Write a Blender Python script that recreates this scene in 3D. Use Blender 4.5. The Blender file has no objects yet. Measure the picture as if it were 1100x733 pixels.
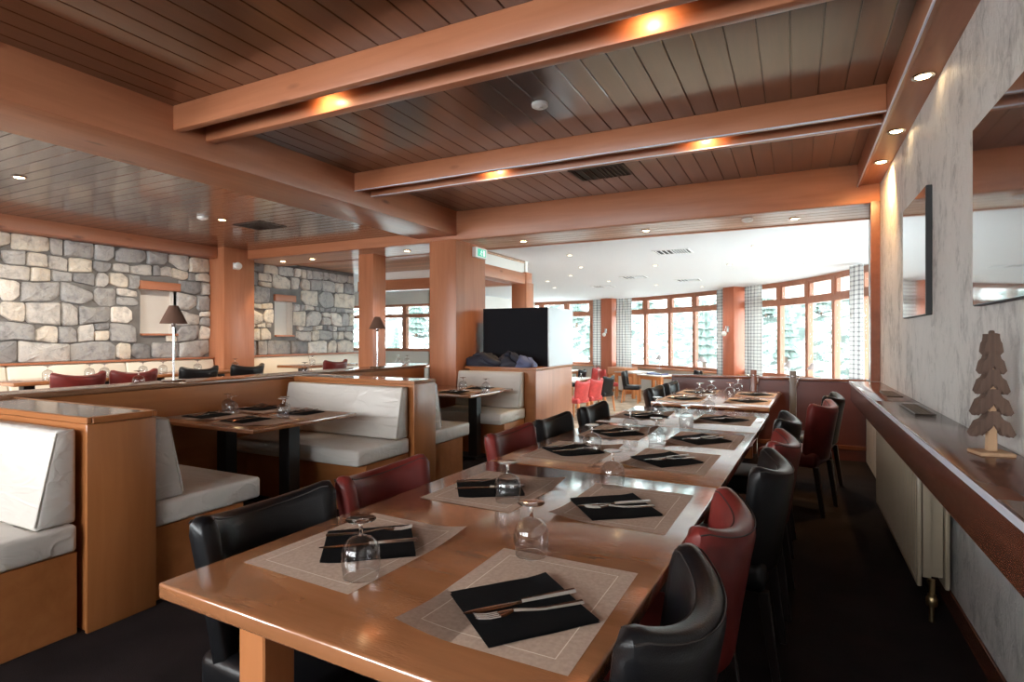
import bpy, bmesh, math, random
from mathutils import Vector, Matrix, noise
random.seed(7)
PI = math.pi
sc = bpy.context.scene
col = sc.collection

# ------------------------------------------------------------------ helpers
class MB:
    def __init__(s):
        s.bm = bmesh.new()
        s.tone = s.bm.loops.layers.float_color.new('tone')
    def paint(s, faces, v):
        for f in faces:
            for l in f.loops: l[s.tone] = (v, v, v, 1)
    def box(s, x0, x1, y0, y1, z0, z1, bev=0.0, seg=1, M=None, tone=None):
        ps = [(x0,y0,z0),(x1,y0,z0),(x1,y1,z0),(x0,y1,z0),(x0,y0,z1),(x1,y0,z1),(x1,y1,z1),(x0,y1,z1)]
        return s.hexa(ps, bev, seg, M, tone)
    def hexa(s, ps, bev=0.0, seg=1, M=None, tone=None):
        vs = [s.bm.verts.new(p) for p in ps]
        fs = [s.bm.faces.new([vs[i] for i in q]) for q in ((0,3,2,1),(4,5,6,7),(0,1,5,4),(1,2,6,5),(2,3,7,6),(3,0,4,7))]
        if tone is not None: s.paint(fs, tone)
        if bev:
            es = list({e for f in fs for e in f.edges})
            r = bmesh.ops.bevel(s.bm, geom=es, offset=bev, segments=seg, affect='EDGES', profile=.5)
            vs = list({v for f in r['faces'] for v in f.verts} | {v for v in vs if v.is_valid})
            if tone is not None: s.paint(r['faces'], tone)
        if M is not None: bmesh.ops.transform(s.bm, matrix=M, verts=vs)
        return s
    def grid(s, rows, close=False, cap=False):
        V = [[s.bm.verts.new(p) for p in r] for r in rows]
        n = len(V[0]); m = n if close else n-1
        for a, b in zip(V, V[1:]):
            for i in range(m):
                j = (i+1) % n
                s.bm.faces.new((a[i], a[j], b[j], b[i]))
        if cap:
            s.bm.faces.new(list(reversed(V[0]))); s.bm.faces.new(V[-1])
        return s
    def lathe(s, prof, n=24, at=(0,0,0), M=None):
        rows = []
        for r, z in prof:
            rows.append([Vector((at[0]+max(r,1e-4)*math.cos(2*PI*i/n), at[1]+max(r,1e-4)*math.sin(2*PI*i/n), at[2]+z)) for i in range(n)])
        if M is not None: rows = [[M @ p for p in r] for r in rows]
        return s.grid(rows, close=True, cap=True)
    def tube(s, pts, r, n=8):
        pts = [Vector(p) for p in pts]
        rr = r if isinstance(r, (list, tuple)) else [r]*len(pts)
        rows = []
        for i, p in enumerate(pts):
            t = (pts[min(i+1, len(pts)-1)] - pts[max(i-1, 0)]).normalized()
            up = Vector((0,0,1)) if abs(t.z) < .9 else Vector((1,0,0))
            a = t.cross(up).normalized(); b = t.cross(a).normalized()
            rows.append([p + a*rr[i]*math.cos(2*PI*k/n) + b*rr[i]*math.sin(2*PI*k/n) for k in range(n)])
        return s.grid(rows, close=True, cap=True)
    def strip(s, pts, w, th):      # a bar of given width lying flat, following pts in its x/z plane
        rows = []
        for (x, y, z), ww in zip(pts, w):
            rows.append([Vector((x, y-ww/2, z)), Vector((x, y-ww*.25, z+th)), Vector((x, y+ww*.25, z+th)), Vector((x, y+ww/2, z))])
        return s.grid(rows, close=True, cap=True)
    def prism(s, poly, h0, h1, axis='z', bev=0):
        def P(a, b, h):
            return {'z': (a,b,h), 'y': (a,h,b), 'x': (h,a,b)}[axis]
        A = [s.bm.verts.new(P(a,b,h0)) for a,b in poly]; B = [s.bm.verts.new(P(a,b,h1)) for a,b in poly]
        fs = [s.bm.faces.new(A), s.bm.faces.new(list(reversed(B)))]
        n = len(poly)
        for i in range(n):
            j = (i+1) % n
            fs.append(s.bm.faces.new((A[j], A[i], B[i], B[j])))
        if bev:
            es = list({e for f in fs[:2] for e in f.edges})
            bmesh.ops.bevel(s.bm, geom=es, offset=bev, segments=2, affect='EDGES')
        return s
    def build(s, name, mat, parent=None, smooth=35, loc=None, rot=None):
        bmesh.ops.recalc_face_normals(s.bm, faces=s.bm.faces)
        me = bpy.data.meshes.new(name)
        s.bm.to_mesh(me); s.bm.free()
        me.materials.append(mat)
        if smooth:
            me.polygons.foreach_set('use_smooth', [True]*len(me.polygons))
            me.set_sharp_from_angle(angle=math.radians(smooth))
        o = bpy.data.objects.new(name, me); col.objects.link(o)
        if parent: o.parent = parent
        if loc: o.location = loc
        if rot is not None: o.rotation_euler = (0,0,rot)
        return o

def tag(o, label, cat, group=None):
    o['label'] = label; o['category'] = cat
    if group: o['group'] = group
    return o
def struct(o):
    o['kind'] = 'structure'; return o
def thing(name, label, cat, loc=(0,0,0), rot=0, group=None):
    o = bpy.data.objects.new(name, None); col.objects.link(o)
    o.empty_display_size = .1
    o.location = loc; o.rotation_euler = (0,0,rot)
    return tag(o, label, cat, group)
KIDS = {}
def kids(o): return [c for c in o.children]
def copy_tree(o, parent=None):
    c = o.copy(); col.objects.link(c)
    if parent: c.parent = parent
    for ch in kids(o): copy_tree(ch, c)
    return c
def dup(proto, loc, rot, label, group=None, mats=None):
    r = copy_tree(proto); r.location = loc; r.rotation_euler = (0,0,rot); r['label'] = label
    if group: r['group'] = group
    return r
class Proto:
    """the first call places the thing itself, the later ones copy it"""
    def __init__(s, o): s.o = o; s.used = False
    def put(s, loc, rot, label, group=None):
        if not s.used:
            s.used = True; o = s.o
            o.location = loc; o.rotation_euler = (0,0,rot); o['label'] = label
            if group: o['group'] = group
            return o
        return dup(s.o, loc, rot, label, group)

# ------------------------------------------------------------------ materials
def nodes(name):
    m = bpy.data.materials.new(name); m.use_nodes = True
    nt = m.node_tree; b = nt.nodes['Principled BSDF']
    return m, nt, b
def N(nt, t, **k):
    n = nt.nodes.new(t)
    for a, v in k.items():
        if a.startswith('_'): n.inputs[a[1:].replace('_',' ')].default_value = v
        else: setattr(n, a, v)
    return n
def L(nt, a, b): nt.links.new(a, b)
def ramp(nt, fac, stops):
    r = N(nt, 'ShaderNodeValToRGB'); e = r.color_ramp.elements
    while len(e) < len(stops): e.new(.5)
    for el, (p, c) in zip(e, stops): el.position = p; el.color = (*c, 1)
    L(nt, fac, r.inputs['Fac']); return r
def bump(nt, b, h, strength=.2, dist=.01, prev=None):
    n = N(nt, 'ShaderNodeBump'); n.inputs['Strength'].default_value = strength; n.inputs['Distance'].default_value = dist
    L(nt, h, n.inputs['Height'])
    if prev: L(nt, prev.outputs[0], n.inputs['Normal'])
    L(nt, n.outputs[0], b.inputs['Normal']); return n
def coords(nt, scale=(1,1,1), rot=(0,0,0)):
    t = N(nt, 'ShaderNodeTexCoord'); m = N(nt, 'ShaderNodeMapping')
    m.inputs['Scale'].default_value = scale; m.inputs['Rotation'].default_value = rot
    L(nt, t.outputs['Object'], m.inputs['Vector']); return m.outputs[0]
def plain(name, c, rough=.5, metal=0, spec=.5, bumps=None, coat=0, var=0):
    m, nt, b = nodes(name)
    b.inputs['Base Color'].default_value = (*c, 1); b.inputs['Roughness'].default_value = rough
    b.inputs['Metallic'].default_value = metal; b.inputs['Specular IOR Level'].default_value = spec
    b.inputs['Coat Weight'].default_value = coat; b.inputs['Coat Roughness'].default_value = .08
    if var:
        n = N(nt, 'ShaderNodeTexNoise'); n.inputs['Scale'].default_value = 6; n.inputs['Detail'].default_value = 4
        L(nt, coords(nt), n.inputs['Vector'])
        r = ramp(nt, n.outputs[0], [(.3, tuple(x*(1-var) for x in c)), (.7, tuple(min(1,x*(1+var)) for x in c))])
        L(nt, r.outputs[0], b.inputs['Base Color'])
    if bumps:
        n = N(nt, 'ShaderNodeTexNoise'); n.inputs['Scale'].default_value = bumps[0]; n.inputs['Detail'].default_value = 5
        L(nt, coords(nt), n.inputs['Vector'])
        bump(nt, b, n.outputs[0], bumps[1], bumps[2])
    return m
def wood(name, c1, c2, axis='x', rough=.35, fine=28, knots=0, bmp=.06, coat=0, tone=False, spec=.5, big=1.0):
    m, nt, b = nodes(name)
    lo = 1.2*big; sc_ = {'x': (lo, fine, fine), 'y': (fine, lo, fine), 'z': (fine, fine, lo)}[axis]
    co = coords(nt, sc_)
    n = N(nt, 'ShaderNodeTexNoise'); n.inputs['Scale'].default_value = 1; n.inputs['Detail'].default_value = 6; n.inputs['Roughness'].default_value = .6
    n.inputs['Distortion'].default_value = .4
    L(nt, co, n.inputs['Vector'])
    sc2 = {'x': (.6, 4, 4), 'y': (4, .6, 4), 'z': (4, 4, .6)}[axis]
    n2 = N(nt, 'ShaderNodeTexNoise'); n2.inputs['Scale'].default_value = 1; n2.inputs['Detail'].default_value = 3
    L(nt, coords(nt, sc2), n2.inputs['Vector'])
    mx = N(nt, 'ShaderNodeMath', operation='MULTIPLY_ADD'); mx.inputs[1].default_value = .55
    L(nt, n.outputs[0], mx.inputs[0])
    m2 = N(nt, 'ShaderNodeMath', operation='MULTIPLY'); m2.inputs[1].default_value = .45
    L(nt, n2.outputs[0], m2.inputs[0]); L(nt, m2.outputs[0], mx.inputs[2])
    r = ramp(nt, mx.outputs[0], [(.3, c1), (.68, c2)])
    out = r.outputs[0]
    if knots:
        v = N(nt, 'ShaderNodeTexVoronoi'); v.inputs['Scale'].default_value = 1
        sk = {'x': (1.6, 5, 5), 'y': (5, 1.6, 5), 'z': (5, 5, 1.6)}[axis]
        L(nt, coords(nt, sk), v.inputs['Vector'])
        kr = ramp(nt, v.outputs['Distance'], [(.04, (.35,.28,.25)), (.13, (1,1,1))])
        mm = N(nt, 'ShaderNodeMix', data_type='RGBA', blend_type='MULTIPLY'); mm.inputs['Factor'].default_value = knots
        L(nt, out, mm.inputs['A']); L(nt, kr.outputs[0], mm.inputs['B']); out = mm.outputs['Result']
    if tone:
        a = N(nt, 'ShaderNodeVertexColor', layer_name='tone')
        mm = N(nt, 'ShaderNodeMix', data_type='RGBA', blend_type='MULTIPLY'); mm.inputs['Factor'].default_value = 1
        L(nt, out, mm.inputs['A']); L(nt, a.outputs[0], mm.inputs['B']); out = mm.outputs['Result']
    L(nt, out, b.inputs['Base Color'])
    b.inputs['Roughness'].default_value = rough; b.inputs['Coat Weight'].default_value = coat; b.inputs['Coat Roughness'].default_value = .12
    b.inputs['Specular IOR Level'].default_value = spec
    bump(nt, b, n.outputs[0], bmp, .004)
    return m

W_BEAM_X = wood('larch_beam_x', (.33,.112,.050), (.47,.185,.093), 'x', .38, knots=.8, fine=16)
W_BEAM_Y = wood('larch_beam_y', (.33,.112,.050), (.47,.185,.093), 'y', .38, knots=.8, fine=16)
W_COL = wood('column_veneer', (.34,.118,.052), (.48,.195,.10), 'z', .34, fine=14, bmp=.03)
W_CEIL_Y = wood('ceiling_board_y', (.050,.0145,.005), (.100,.031,.0105), 'y', .30, fine=20, tone=True, bmp=.04, coat=1)
_b = W_CEIL_Y.node_tree.nodes['Principled BSDF']; _b.inputs['Coat IOR'].default_value = 1.6; _b.inputs['Coat Roughness'].default_value = .16
W_CEIL_X = wood('ceiling_board_x', (.085,.034,.017), (.14,.058,.030), 'x', .26, fine=20, tone=True, bmp=.04, coat=.7)
W_SOFFIT = wood('soffit_board', (.48,.27,.17), (.62,.38,.26), 'x', .36, fine=20, tone=True, bmp=.04)
W_BOOTH_Z = wood('booth_veneer_upright', (.27,.092,.026), (.40,.152,.052), 'z', .30, fine=12, bmp=.03)
W_BOOTH_X = wood('booth_veneer_x', (.27,.092,.026), (.40,.152,.052), 'x', .28, fine=12, bmp=.03)
W_BOOTH_Y = wood('booth_veneer_y', (.27,.092,.026), (.40,.152,.052), 'y', .28, fine=12, bmp=.03)
W_TOP = wood('divider_top_varnish', (.16,.075,.04), (.23,.115,.065), 'x', .10, fine=14, bmp=.02)
W_TOPY = wood('divider_top_varnish_y', (.16,.075,.04), (.23,.115,.065), 'y', .12, fine=14, bmp=.02)
W_LEDGE = wood('dark_ledge_varnish', (.085,.030,.018), (.135,.050,.030), 'y', .16, fine=14, bmp=.03)
W_FASCIA = wood('dark_fascia_varnish', (.105,.036,.020), (.165,.060,.034), 'y', .22, fine=14, bmp=.03)
W_PAR = wood('dark_divider_panel', (.070,.020,.018), (.105,.032,.026), 'x', .35, fine=12, bmp=.02)
W_ORANGE = wood('window_frame_wood', (.36,.135,.075), (.48,.20,.115), 'z', .4, fine=14)
W_FARLEG = wood('far_table_wood', (.50,.17,.05), (.62,.24,.085), 'z', .35, fine=14)
W_TREE = wood('ornament_wood', (.34,.20,.11), (.50,.32,.19), 'z', .7, fine=40, bmp=.3)
W_BARK = wood('ornament_bark', (.06,.035,.028), (.17,.105,.075), 'z', .9, fine=60, bmp=.9)
W_TLEG = wood('table_leg_wood', (.36,.13,.045), (.48,.19,.075), 'z', .32, fine=14, bmp=.03)

def table_wood():
    m = wood('table_top_wood', (.245,.092,.034), (.36,.148,.062), 'x', .22, fine=11, bmp=.03, coat=1, spec=.7)
    nt = m.node_tree; b = nt.nodes['Principled BSDF']; b.inputs['Coat IOR'].default_value = 2.1
    # wear: fine short scratches in the varnish
    n = N(nt, 'ShaderNodeTexNoise'); n.inputs['Scale'].default_value = 1; n.inputs['Detail'].default_value = 3
    L(nt, coords(nt, (55, 240, 1)), n.inputs['Vector'])
    n2 = N(nt, 'ShaderNodeTexNoise'); n2.inputs['Scale'].default_value = 4; n2.inputs['Detail'].default_value = 2
    L(nt, coords(nt), n2.inputs['Vector'])
    r2 = ramp(nt, n2.outputs[0], [(.45, (0,0,0)), (.62, (1,1,1))])
    mu = N(nt, 'ShaderNodeMath', operation='MULTIPLY'); L(nt, n.outputs[0], mu.inputs[0]); L(nt, r2.outputs[0], mu.inputs[1])
    prev = [x for x in nt.nodes if x.type == 'BUMP'][0]
    bump(nt, b, mu.outputs[0], .5, .004, prev)
    rr = N(nt, 'ShaderNodeMapRange'); rr.inputs['To Min'].default_value = .15; rr.inputs['To Max'].default_value = .27
    L(nt, n2.outputs[0], rr.inputs['Value']); L(nt, rr.outputs[0], b.inputs['Roughness'])
    return m
W_TABLE = table_wood()
for n_ in W_TABLE.node_tree.nodes:
    if n_.type == 'VALTORGB' and abs(n_.color_ramp.elements[0].position-.3) < .01: n_.color_ramp.elements[0].position = .38; n_.color_ramp.elements[1].position = .60

def leather(name, c, rough=.33):
    m, nt, b = nodes(name)
    n = N(nt, 'ShaderNodeTexVoronoi'); n.inputs['Scale'].default_value = 260
    L(nt, coords(nt), n.inputs['Vector'])
    bump(nt, b, n.outputs['Distance'], .18, .0015)
    n2 = N(nt, 'ShaderNodeTexNoise'); n2.inputs['Scale'].default_value = 9; L(nt, coords(nt), n2.inputs['Vector'])
    r = ramp(nt, n2.outputs[0], [(.3, tuple(x*.75 for x in c)), (.7, tuple(x*1.2 for x in c))])
    L(nt, r.outputs[0], b.inputs['Base Color'])
    b.inputs['Roughness'].default_value = rough; b.inputs['Specular IOR Level'].default_value = .36
    return m
LE_BLACK = leather('black_leather', (.005,.005,.006), .33)
LE_RED = leather('burgundy_leather', (.135,.018,.015), .34)
LE_FARRED = leather('red_leather', (.50,.060,.055), .35)
M_THREAD = plain('seam_thread', (.03,.024,.022), .7)
M_LEG = plain('dark_stained_leg', (.018,.012,.011), .35, bumps=(40,.05,.003))
M_BLACKMETAL = plain('black_powder_metal', (.012,.012,.013), .45, bumps=(120,.1,.001))
def vinyl(name, c):
    m, nt, b = nodes(name)
    n = N(nt, 'ShaderNodeTexNoise'); n.inputs['Scale'].default_value = 2.2; n.inputs['Detail'].default_value = 1.5; n.inputs['Distortion'].default_value = .8
    L(nt, coords(nt, (1,1,1.3)), n.inputs['Vector'])
    r = ramp(nt, n.outputs[0], [(.30, (0,0,0)), (.48, (1,1,1)), (.53, (.7,.7,.7)), (.75, (.2,.2,.2))])
    bump(nt, b, r.outputs[0], .22, .022)
    n3 = N(nt, 'ShaderNodeTexNoise'); n3.inputs['Scale'].default_value = 1; n3.inputs['Detail'].default_value = 2; n3.inputs['Distortion'].default_value = .7
    L(nt, coords(nt, (2.2,7,9), (.6,.5,.7)), n3.inputs['Vector'])
    r3 = ramp(nt, n3.outputs[0], [(.40, (0,0,0)), (.50, (1,1,1)), (.56, (.5,.5,.5)), (.62, (.55,.55,.55))])
    bump(nt, b, r3.outputs[0], .22, .016, [x for x in nt.nodes if x.type == 'BUMP'][0])
    n2 = N(nt, 'ShaderNodeTexNoise'); n2.inputs['Scale'].default_value = 2; L(nt, coords(nt), n2.inputs['Vector'])
    r2 = ramp(nt, n2.outputs[0], [(.3, tuple(x*.93 for x in c)), (.7, c)])
    L(nt, r2.outputs[0], b.inputs['Base Color']); b.inputs['Roughness'].default_value = .34
    return m
M_VINYL = vinyl('white_vinyl', (.62,.58,.53))
M_PIPING = plain('cushion_piping', (.45,.41,.36), .5)
M_CREAM = plain('cream_banquette_vinyl', (.74,.68,.58), .4, bumps=(5,.2,.01))
def carpet(name, c):
    m, nt, b = nodes(name)
    n = N(nt, 'ShaderNodeTexNoise'); n.inputs['Scale'].default_value = 220; n.inputs['Detail'].default_value = 3
    L(nt, coords(nt), n.inputs['Vector'])
    n2 = N(nt, 'ShaderNodeTexNoise'); n2.inputs['Scale'].default_value = 3.5; n2.inputs['Detail'].default_value = 5
    L(nt, coords(nt), n2.inputs['Vector'])
    r = ramp(nt, n2.outputs[0], [(.3, tuple(x*.65 for x in c)), (.7, tuple(x*1.35 for x in c))])
    L(nt, r.outputs[0], b.inputs['Base Color']); b.inputs['Roughness'].default_value = .95; b.inputs['Specular IOR Level'].default_value = .15
    bump(nt, b, n.outputs[0], .5, .006)
    return m
M_CARPET = carpet('dark_carpet', (.014,.009,.009))
M_FARFLOOR = carpet('beige_floor', (.36,.27,.19))
def plaster(name, c, streak):
    m, nt, b = nodes(name)
    co = coords(nt, (1.0,1.0,.62), (.5,0,0))
    n = N(nt, 'ShaderNodeTexNoise'); n.inputs['Scale'].default_value = 2.6; n.inputs['Detail'].default_value = 9; n.inputs['Roughness'].default_value = .68; n.inputs['Distortion'].default_value = .5
    L(nt, co, n.inputs['Vector'])
    n2 = N(nt, 'ShaderNodeTexNoise'); n2.inputs['Scale'].default_value = 13; n2.inputs['Detail'].default_value = 8; n2.inputs['Roughness'].default_value = .7; n2.inputs['Distortion'].default_value = 1.2
    L(nt, co, n2.inputs['Vector'])
    ad = N(nt, 'ShaderNodeMath', operation='MULTIPLY_ADD'); ad.inputs[1].default_value = .6; L(nt, n.outputs[0], ad.inputs[0])
    m4 = N(nt, 'ShaderNodeMath', operation='MULTIPLY'); m4.inputs[1].default_value = .4; L(nt, n2.outputs[0], m4.inputs[0]); L(nt, m4.outputs[0], ad.inputs[2])
    r = ramp(nt, ad.outputs[0], [(.36, streak), (.43, tuple(x*.72 for x in c)), (.50, c), (.68, tuple(min(1,x*1.08) for x in c))])
    L(nt, r.outputs[0], b.inputs['Base Color']); b.inputs['Roughness'].default_value = .5
    bump(nt, b, n2.outputs[0], .8, .022)
    return m
M_STUCCO = plaster('grey_white_stucco', (.70,.67,.64), (.26,.24,.23))
M_WHITE = plain('white_ceiling_paint', (.78,.80,.84), .7)
M_PLASTER = plain('pale_plaster', (.74,.71,.67), .7, bumps=(30,.1,.004))
M_MORTAR = plain('grey_mortar', (.17,.165,.16), .95, bumps=(60,.6,.01), var=.2)
def stone():
    m, nt, b = nodes('rubble_stone')
    a = N(nt, 'ShaderNodeVertexColor', layer_name='tone')
    r0 = ramp(nt, a.outputs[0], [(0, (.22,.225,.235)), (.35, (.42,.42,.42)), (.6, (.60,.58,.55)), (.85, (.66,.60,.51)), (1, (.76,.74,.71))])
    n = N(nt, 'ShaderNodeTexNoise'); n.inputs['Scale'].default_value = 9; n.inputs['Detail'].default_value = 10; n.inputs['Roughness'].default_value = .7
    L(nt, coords(nt), n.inputs['Vector'])
    r = ramp(nt, n.outputs[0], [(.28, (.50,.50,.52)), (.5, (1,1,1)), (.72, (1.2,1.17,1.1))])
    mm = N(nt, 'ShaderNodeMix', data_type='RGBA', blend_type='MULTIPLY'); mm.inputs['Factor'].default_value = 1
    L(nt, r0.outputs[0], mm.inputs['A']); L(nt, r.outputs[0], mm.inputs['B'])
    L(nt, mm.outputs['Result'], b.inputs['Base Color']); b.inputs['Roughness'].default_value = .85
    bump(nt, b, n.outputs[0], .9, .035)
    return m
M_STONE = stone()
def placemat():
    m, nt, b = nodes('woven_paper_mat')
    t = N(nt, 'ShaderNodeTexCoord'); sp = N(nt, 'ShaderNodeSeparateXYZ'); L(nt, t.outputs['Object'], sp.inputs[0])
    def band(out, half):     # 1 on the printed line
        ab = N(nt, 'ShaderNodeMath', operation='ABSOLUTE'); L(nt, out, ab.inputs[0])
        s1 = N(nt, 'ShaderNodeMath', operation='SUBTRACT'); s1.inputs[1].default_value = half; L(nt, ab.outputs[0], s1.inputs[0])
        s2 = N(nt, 'ShaderNodeMath', operation='ABSOLUTE'); L(nt, s1.outputs[0], s2.inputs[0])
        lt = N(nt, 'ShaderNodeMath', operation='LESS_THAN'); lt.inputs[1].default_value = .0011; L(nt, s2.outputs[0], lt.inputs[0])
        ins = N(nt, 'ShaderNodeMath', operation='LESS_THAN'); ins.inputs[1].default_value = half+.001; L(nt, ab.outputs[0], ins.inputs[0])
        return lt.outputs[0], ins.outputs[0]
    lx, ix = band(sp.outputs[0], .152); ly, iy = band(sp.outputs[1], .205)
    a = N(nt, 'ShaderNodeMath', operation='MULTIPLY'); L(nt, lx, a.inputs[0]); L(nt, iy, a.inputs[1])
    c = N(nt, 'ShaderNodeMath', operation='MULTIPLY'); L(nt, ly, c.inputs[0]); L(nt, ix, c.inputs[1])
    mxm = N(nt, 'ShaderNodeMath', operation='MAXIMUM'); L(nt, a.outputs[0], mxm.inputs[0]); L(nt, c.outputs[0], mxm.inputs[1])
    ck = N(nt, 'ShaderNodeTexChecker'); ck.inputs['Scale'].default_value = 420; L(nt, t.outputs['Object'], ck.inputs[0])
    n = N(nt, 'ShaderNodeTexNoise'); n.inputs['Scale'].default_value = 90; L(nt, t.outputs['Object'], n.inputs['Vector'])
    r = ramp(nt, n.outputs[0], [(.3, (.46,.33,.25)), (.7, (.56,.41,.32))])
    mm = N(nt, 'ShaderNodeMix', data_type='RGBA'); L(nt, mxm.outputs[0], mm.inputs['Factor']); L(nt, r.outputs[0], mm.inputs['A']); mm.inputs['B'].default_value = (.82,.72,.60,1)
    L(nt, mm.outputs['Result'], b.inputs['Base Color']); b.inputs['Roughness'].default_value = .75; b.inputs['Specular IOR Level'].default_value = .25
    bump(nt, b, ck.outputs['Fac'], .25, .0015)
    return m
M_MAT = placemat()
M_NAPKIN = plain('black_paper_napkin', (.010,.010,.011), .85, spec=.25, bumps=(300,.3,.002))
M_STEEL = plain('polished_steel', (.46,.42,.39), .13, 1)
M_CHROME = plain('chrome', (.75,.75,.76), .12, 1)
M_BRASS = plain('brass_valve', (.42,.30,.16), .35, 1)
def glassmat():
    m, nt, b = nodes('clear_glass')
    b.inputs['Base Color'].default_value = (1,1,1,1); b.inputs['Roughness'].default_value = .0
    b.inputs['Transmission Weight'].default_value = 1; b.inputs['IOR'].default_value = 1.48
    return m
M_GLASS = glassmat()
def thinglass(name, tint=(1,1,1), refl=1.0):
    m = bpy.data.materials.new(name); m.use_nodes = True; nt = m.node_tree; nt.nodes.clear()
    o = N(nt, 'ShaderNodeOutputMaterial'); t = N(nt, 'ShaderNodeBsdfTransparent'); t.inputs[0].default_value = (*tint, 1)
    g = N(nt, 'ShaderNodeBsdfGlossy'); g.inputs['Roughness'].default_value = .01
    ge = N(nt, 'ShaderNodeNewGeometry'); ir = N(nt, 'ShaderNodeMapRange'); ir.inputs['To Min'].default_value = 1.5; ir.inputs['To Max'].default_value = 1/1.5
    L(nt, ge.outputs['Backfacing'], ir.inputs['Value'])
    f = N(nt, 'ShaderNodeFresnel'); L(nt, ir.outputs[0], f.inputs['IOR'])
    mx = N(nt, 'ShaderNodeMixShader')
    L(nt, f.outputs[0], mx.inputs[0]); L(nt, t.outputs[0], mx.inputs[1]); L(nt, g.outputs[0], mx.inputs[2]); L(nt, mx.outputs[0], o.inputs[0])
    return m
M_PANE = thinglass('window_pane_glass', (.95,.985,.97))
M_BOWL = thinglass('thin_wine_glass', (.93,.93,.93))
def emit(name, c, s, base=(.8,.8,.8)):
    m, nt, b = nodes(name)
    b.inputs['Base Color'].default_value = (*base, 1)
    b.inputs['Emission Color'].default_value = (*c, 1); b.inputs['Emission Strength'].default_value = s
    return m
M_LAMPWARM = emit('warm_lamp_lens', (1,.70,.36), 22)
M_LAMPFAR = emit('warm_lamp_lens_far', (1,.85,.60), 5)
M_GREEN = emit('exit_sign_green', (.10,.62,.42), .35, (.05,.45,.30))
M_SIGNWHITE = emit('exit_sign_white', (.9,1,.95), .35, (.85,.9,.88))
M_RING = plain('lamp_ring_metal', (.55,.52,.48), .25, 1)
M_WHITEPL = plain('white_plastic', (.78,.77,.75), .4)
M_DARKVENT = plain('dark_vent_metal', (.05,.032,.024), .45, .3)
M_VENTWHITE = plain('white_vent_metal', (.75,.75,.76), .4)
M_VENTBACK = plain('vent_cavity', (.03,.028,.028), .8)
M_SCREEN = plain('black_glass_screen', (.012,.012,.014), .03, 0, 1.0, coat=1)
M_SCREEN.node_tree.nodes['Principled BSDF'].inputs['IOR'].default_value = 2.0; M_SCREEN.node_tree.nodes['Principled BSDF'].inputs['Specular IOR Level'].default_value = .6
M_MIRROR = plain('mirror_glass', (.86,.88,.90), .02, 1)
M_SLAT = plain('bronze_slats', (.11,.075,.05), .4, .6)
M_STRIP_GLINT = plain('pale_strip_and_glint', (.72,.72,.80), .3, .1)  # shelf and duct edging, also the painted glint under the rear beam boards
M_RAD = plain('radiator_enamel', (.33,.265,.19), .35)
M_POST = plain('grey_stained_post', (.11,.095,.09), .4, bumps=(30,.1,.003))
M_SHADE = plain('brown_fabric_shade', (.13,.065,.042), .8, bumps=(200,.3,.002))
M_SHADEPALE = plain('pale_fabric_shade', (.55,.50,.50), .8, bumps=(200,.3,.002))
M_DARKPANEL = plain('black_felt_panel', (.010,.010,.013), .9, 0, .2, bumps=(150,.2,.002))
M_PALEPANEL = plain('pale_grey_laminate', (.55,.58,.62), .22)
M_NAVY = plain('navy_padded_cloth', (.010,.012,.026), .65, bumps=(60,.4,.006))
M_SLATE = plain('slate_blue_cloth', (.10,.12,.22), .7, bumps=(60,.4,.006))
M_SNOW = plain('snow_ground', (.80,.82,.82), .9)
def hillmat():
    m, nt, b = nodes('snowy_slope')
    n = N(nt, 'ShaderNodeTexNoise'); n.inputs['Scale'].default_value = 1.1; n.inputs['Detail'].default_value = 9; n.inputs['Roughness'].default_value = .75
    L(nt, coords(nt), n.inputs['Vector'])
    r = ramp(nt, n.outputs[0], [(.44, (.035,.05,.044)), (.495, (.075,.095,.085)), (.53, (.80,.83,.82))])
    L(nt, r.outputs[0], b.inputs['Base Color']); b.inputs['Roughness'].default_value = .95
    return m
M_HILL = hillmat()
M_FIR = plain('frosted_fir', (.11,.145,.128), .95, var=.5)
def check_curtain():
    m, nt, b = nodes('checked_curtain_cloth')
    t = N(nt, 'ShaderNodeUVMap'); sp = N(nt, 'ShaderNodeSeparateXYZ'); L(nt, t.outputs[0], sp.inputs[0])
    def lines(out, per, w):
        d = N(nt, 'ShaderNodeMath', operation='DIVIDE'); d.inputs[1].default_value = per; L(nt, out, d.inputs[0])
        f = N(nt, 'ShaderNodeMath', operation='FRACT'); L(nt, d.outputs[0], f.inputs[0])
        l = N(nt, 'ShaderNodeMath', operation='LESS_THAN'); l.inputs[1].default_value = w; L(nt, f.outputs[0], l.inputs[0]); return l.outputs[0]
    a = N(nt, 'ShaderNodeMath', operation='ADD'); L(nt, lines(sp.outputs[0], 0.085, .30), a.inputs[0]); L(nt, lines(sp.outputs[1], 0.085, .30), a.inputs[1])
    h = N(nt, 'ShaderNodeMath', operation='MULTIPLY'); h.inputs[1].default_value = .5; L(nt, a.outputs[0], h.inputs[0])
    r = ramp(nt, h.outputs[0], [(0, (.78,.76,.74)), (.5, (.52,.51,.51)), (1, (.26,.25,.26))])
    L(nt, r.outputs[0], b.inputs['Base Color']); b.inputs['Roughness'].default_value = .9
    return m
M_CURTAIN = check_curtain()
M_CLOTHTOP = plain('pale_laminate_top', (.62,.50,.42), .2)
M_GLOBE = plain('opal_globe', (.85,.82,.76), .3)

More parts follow.
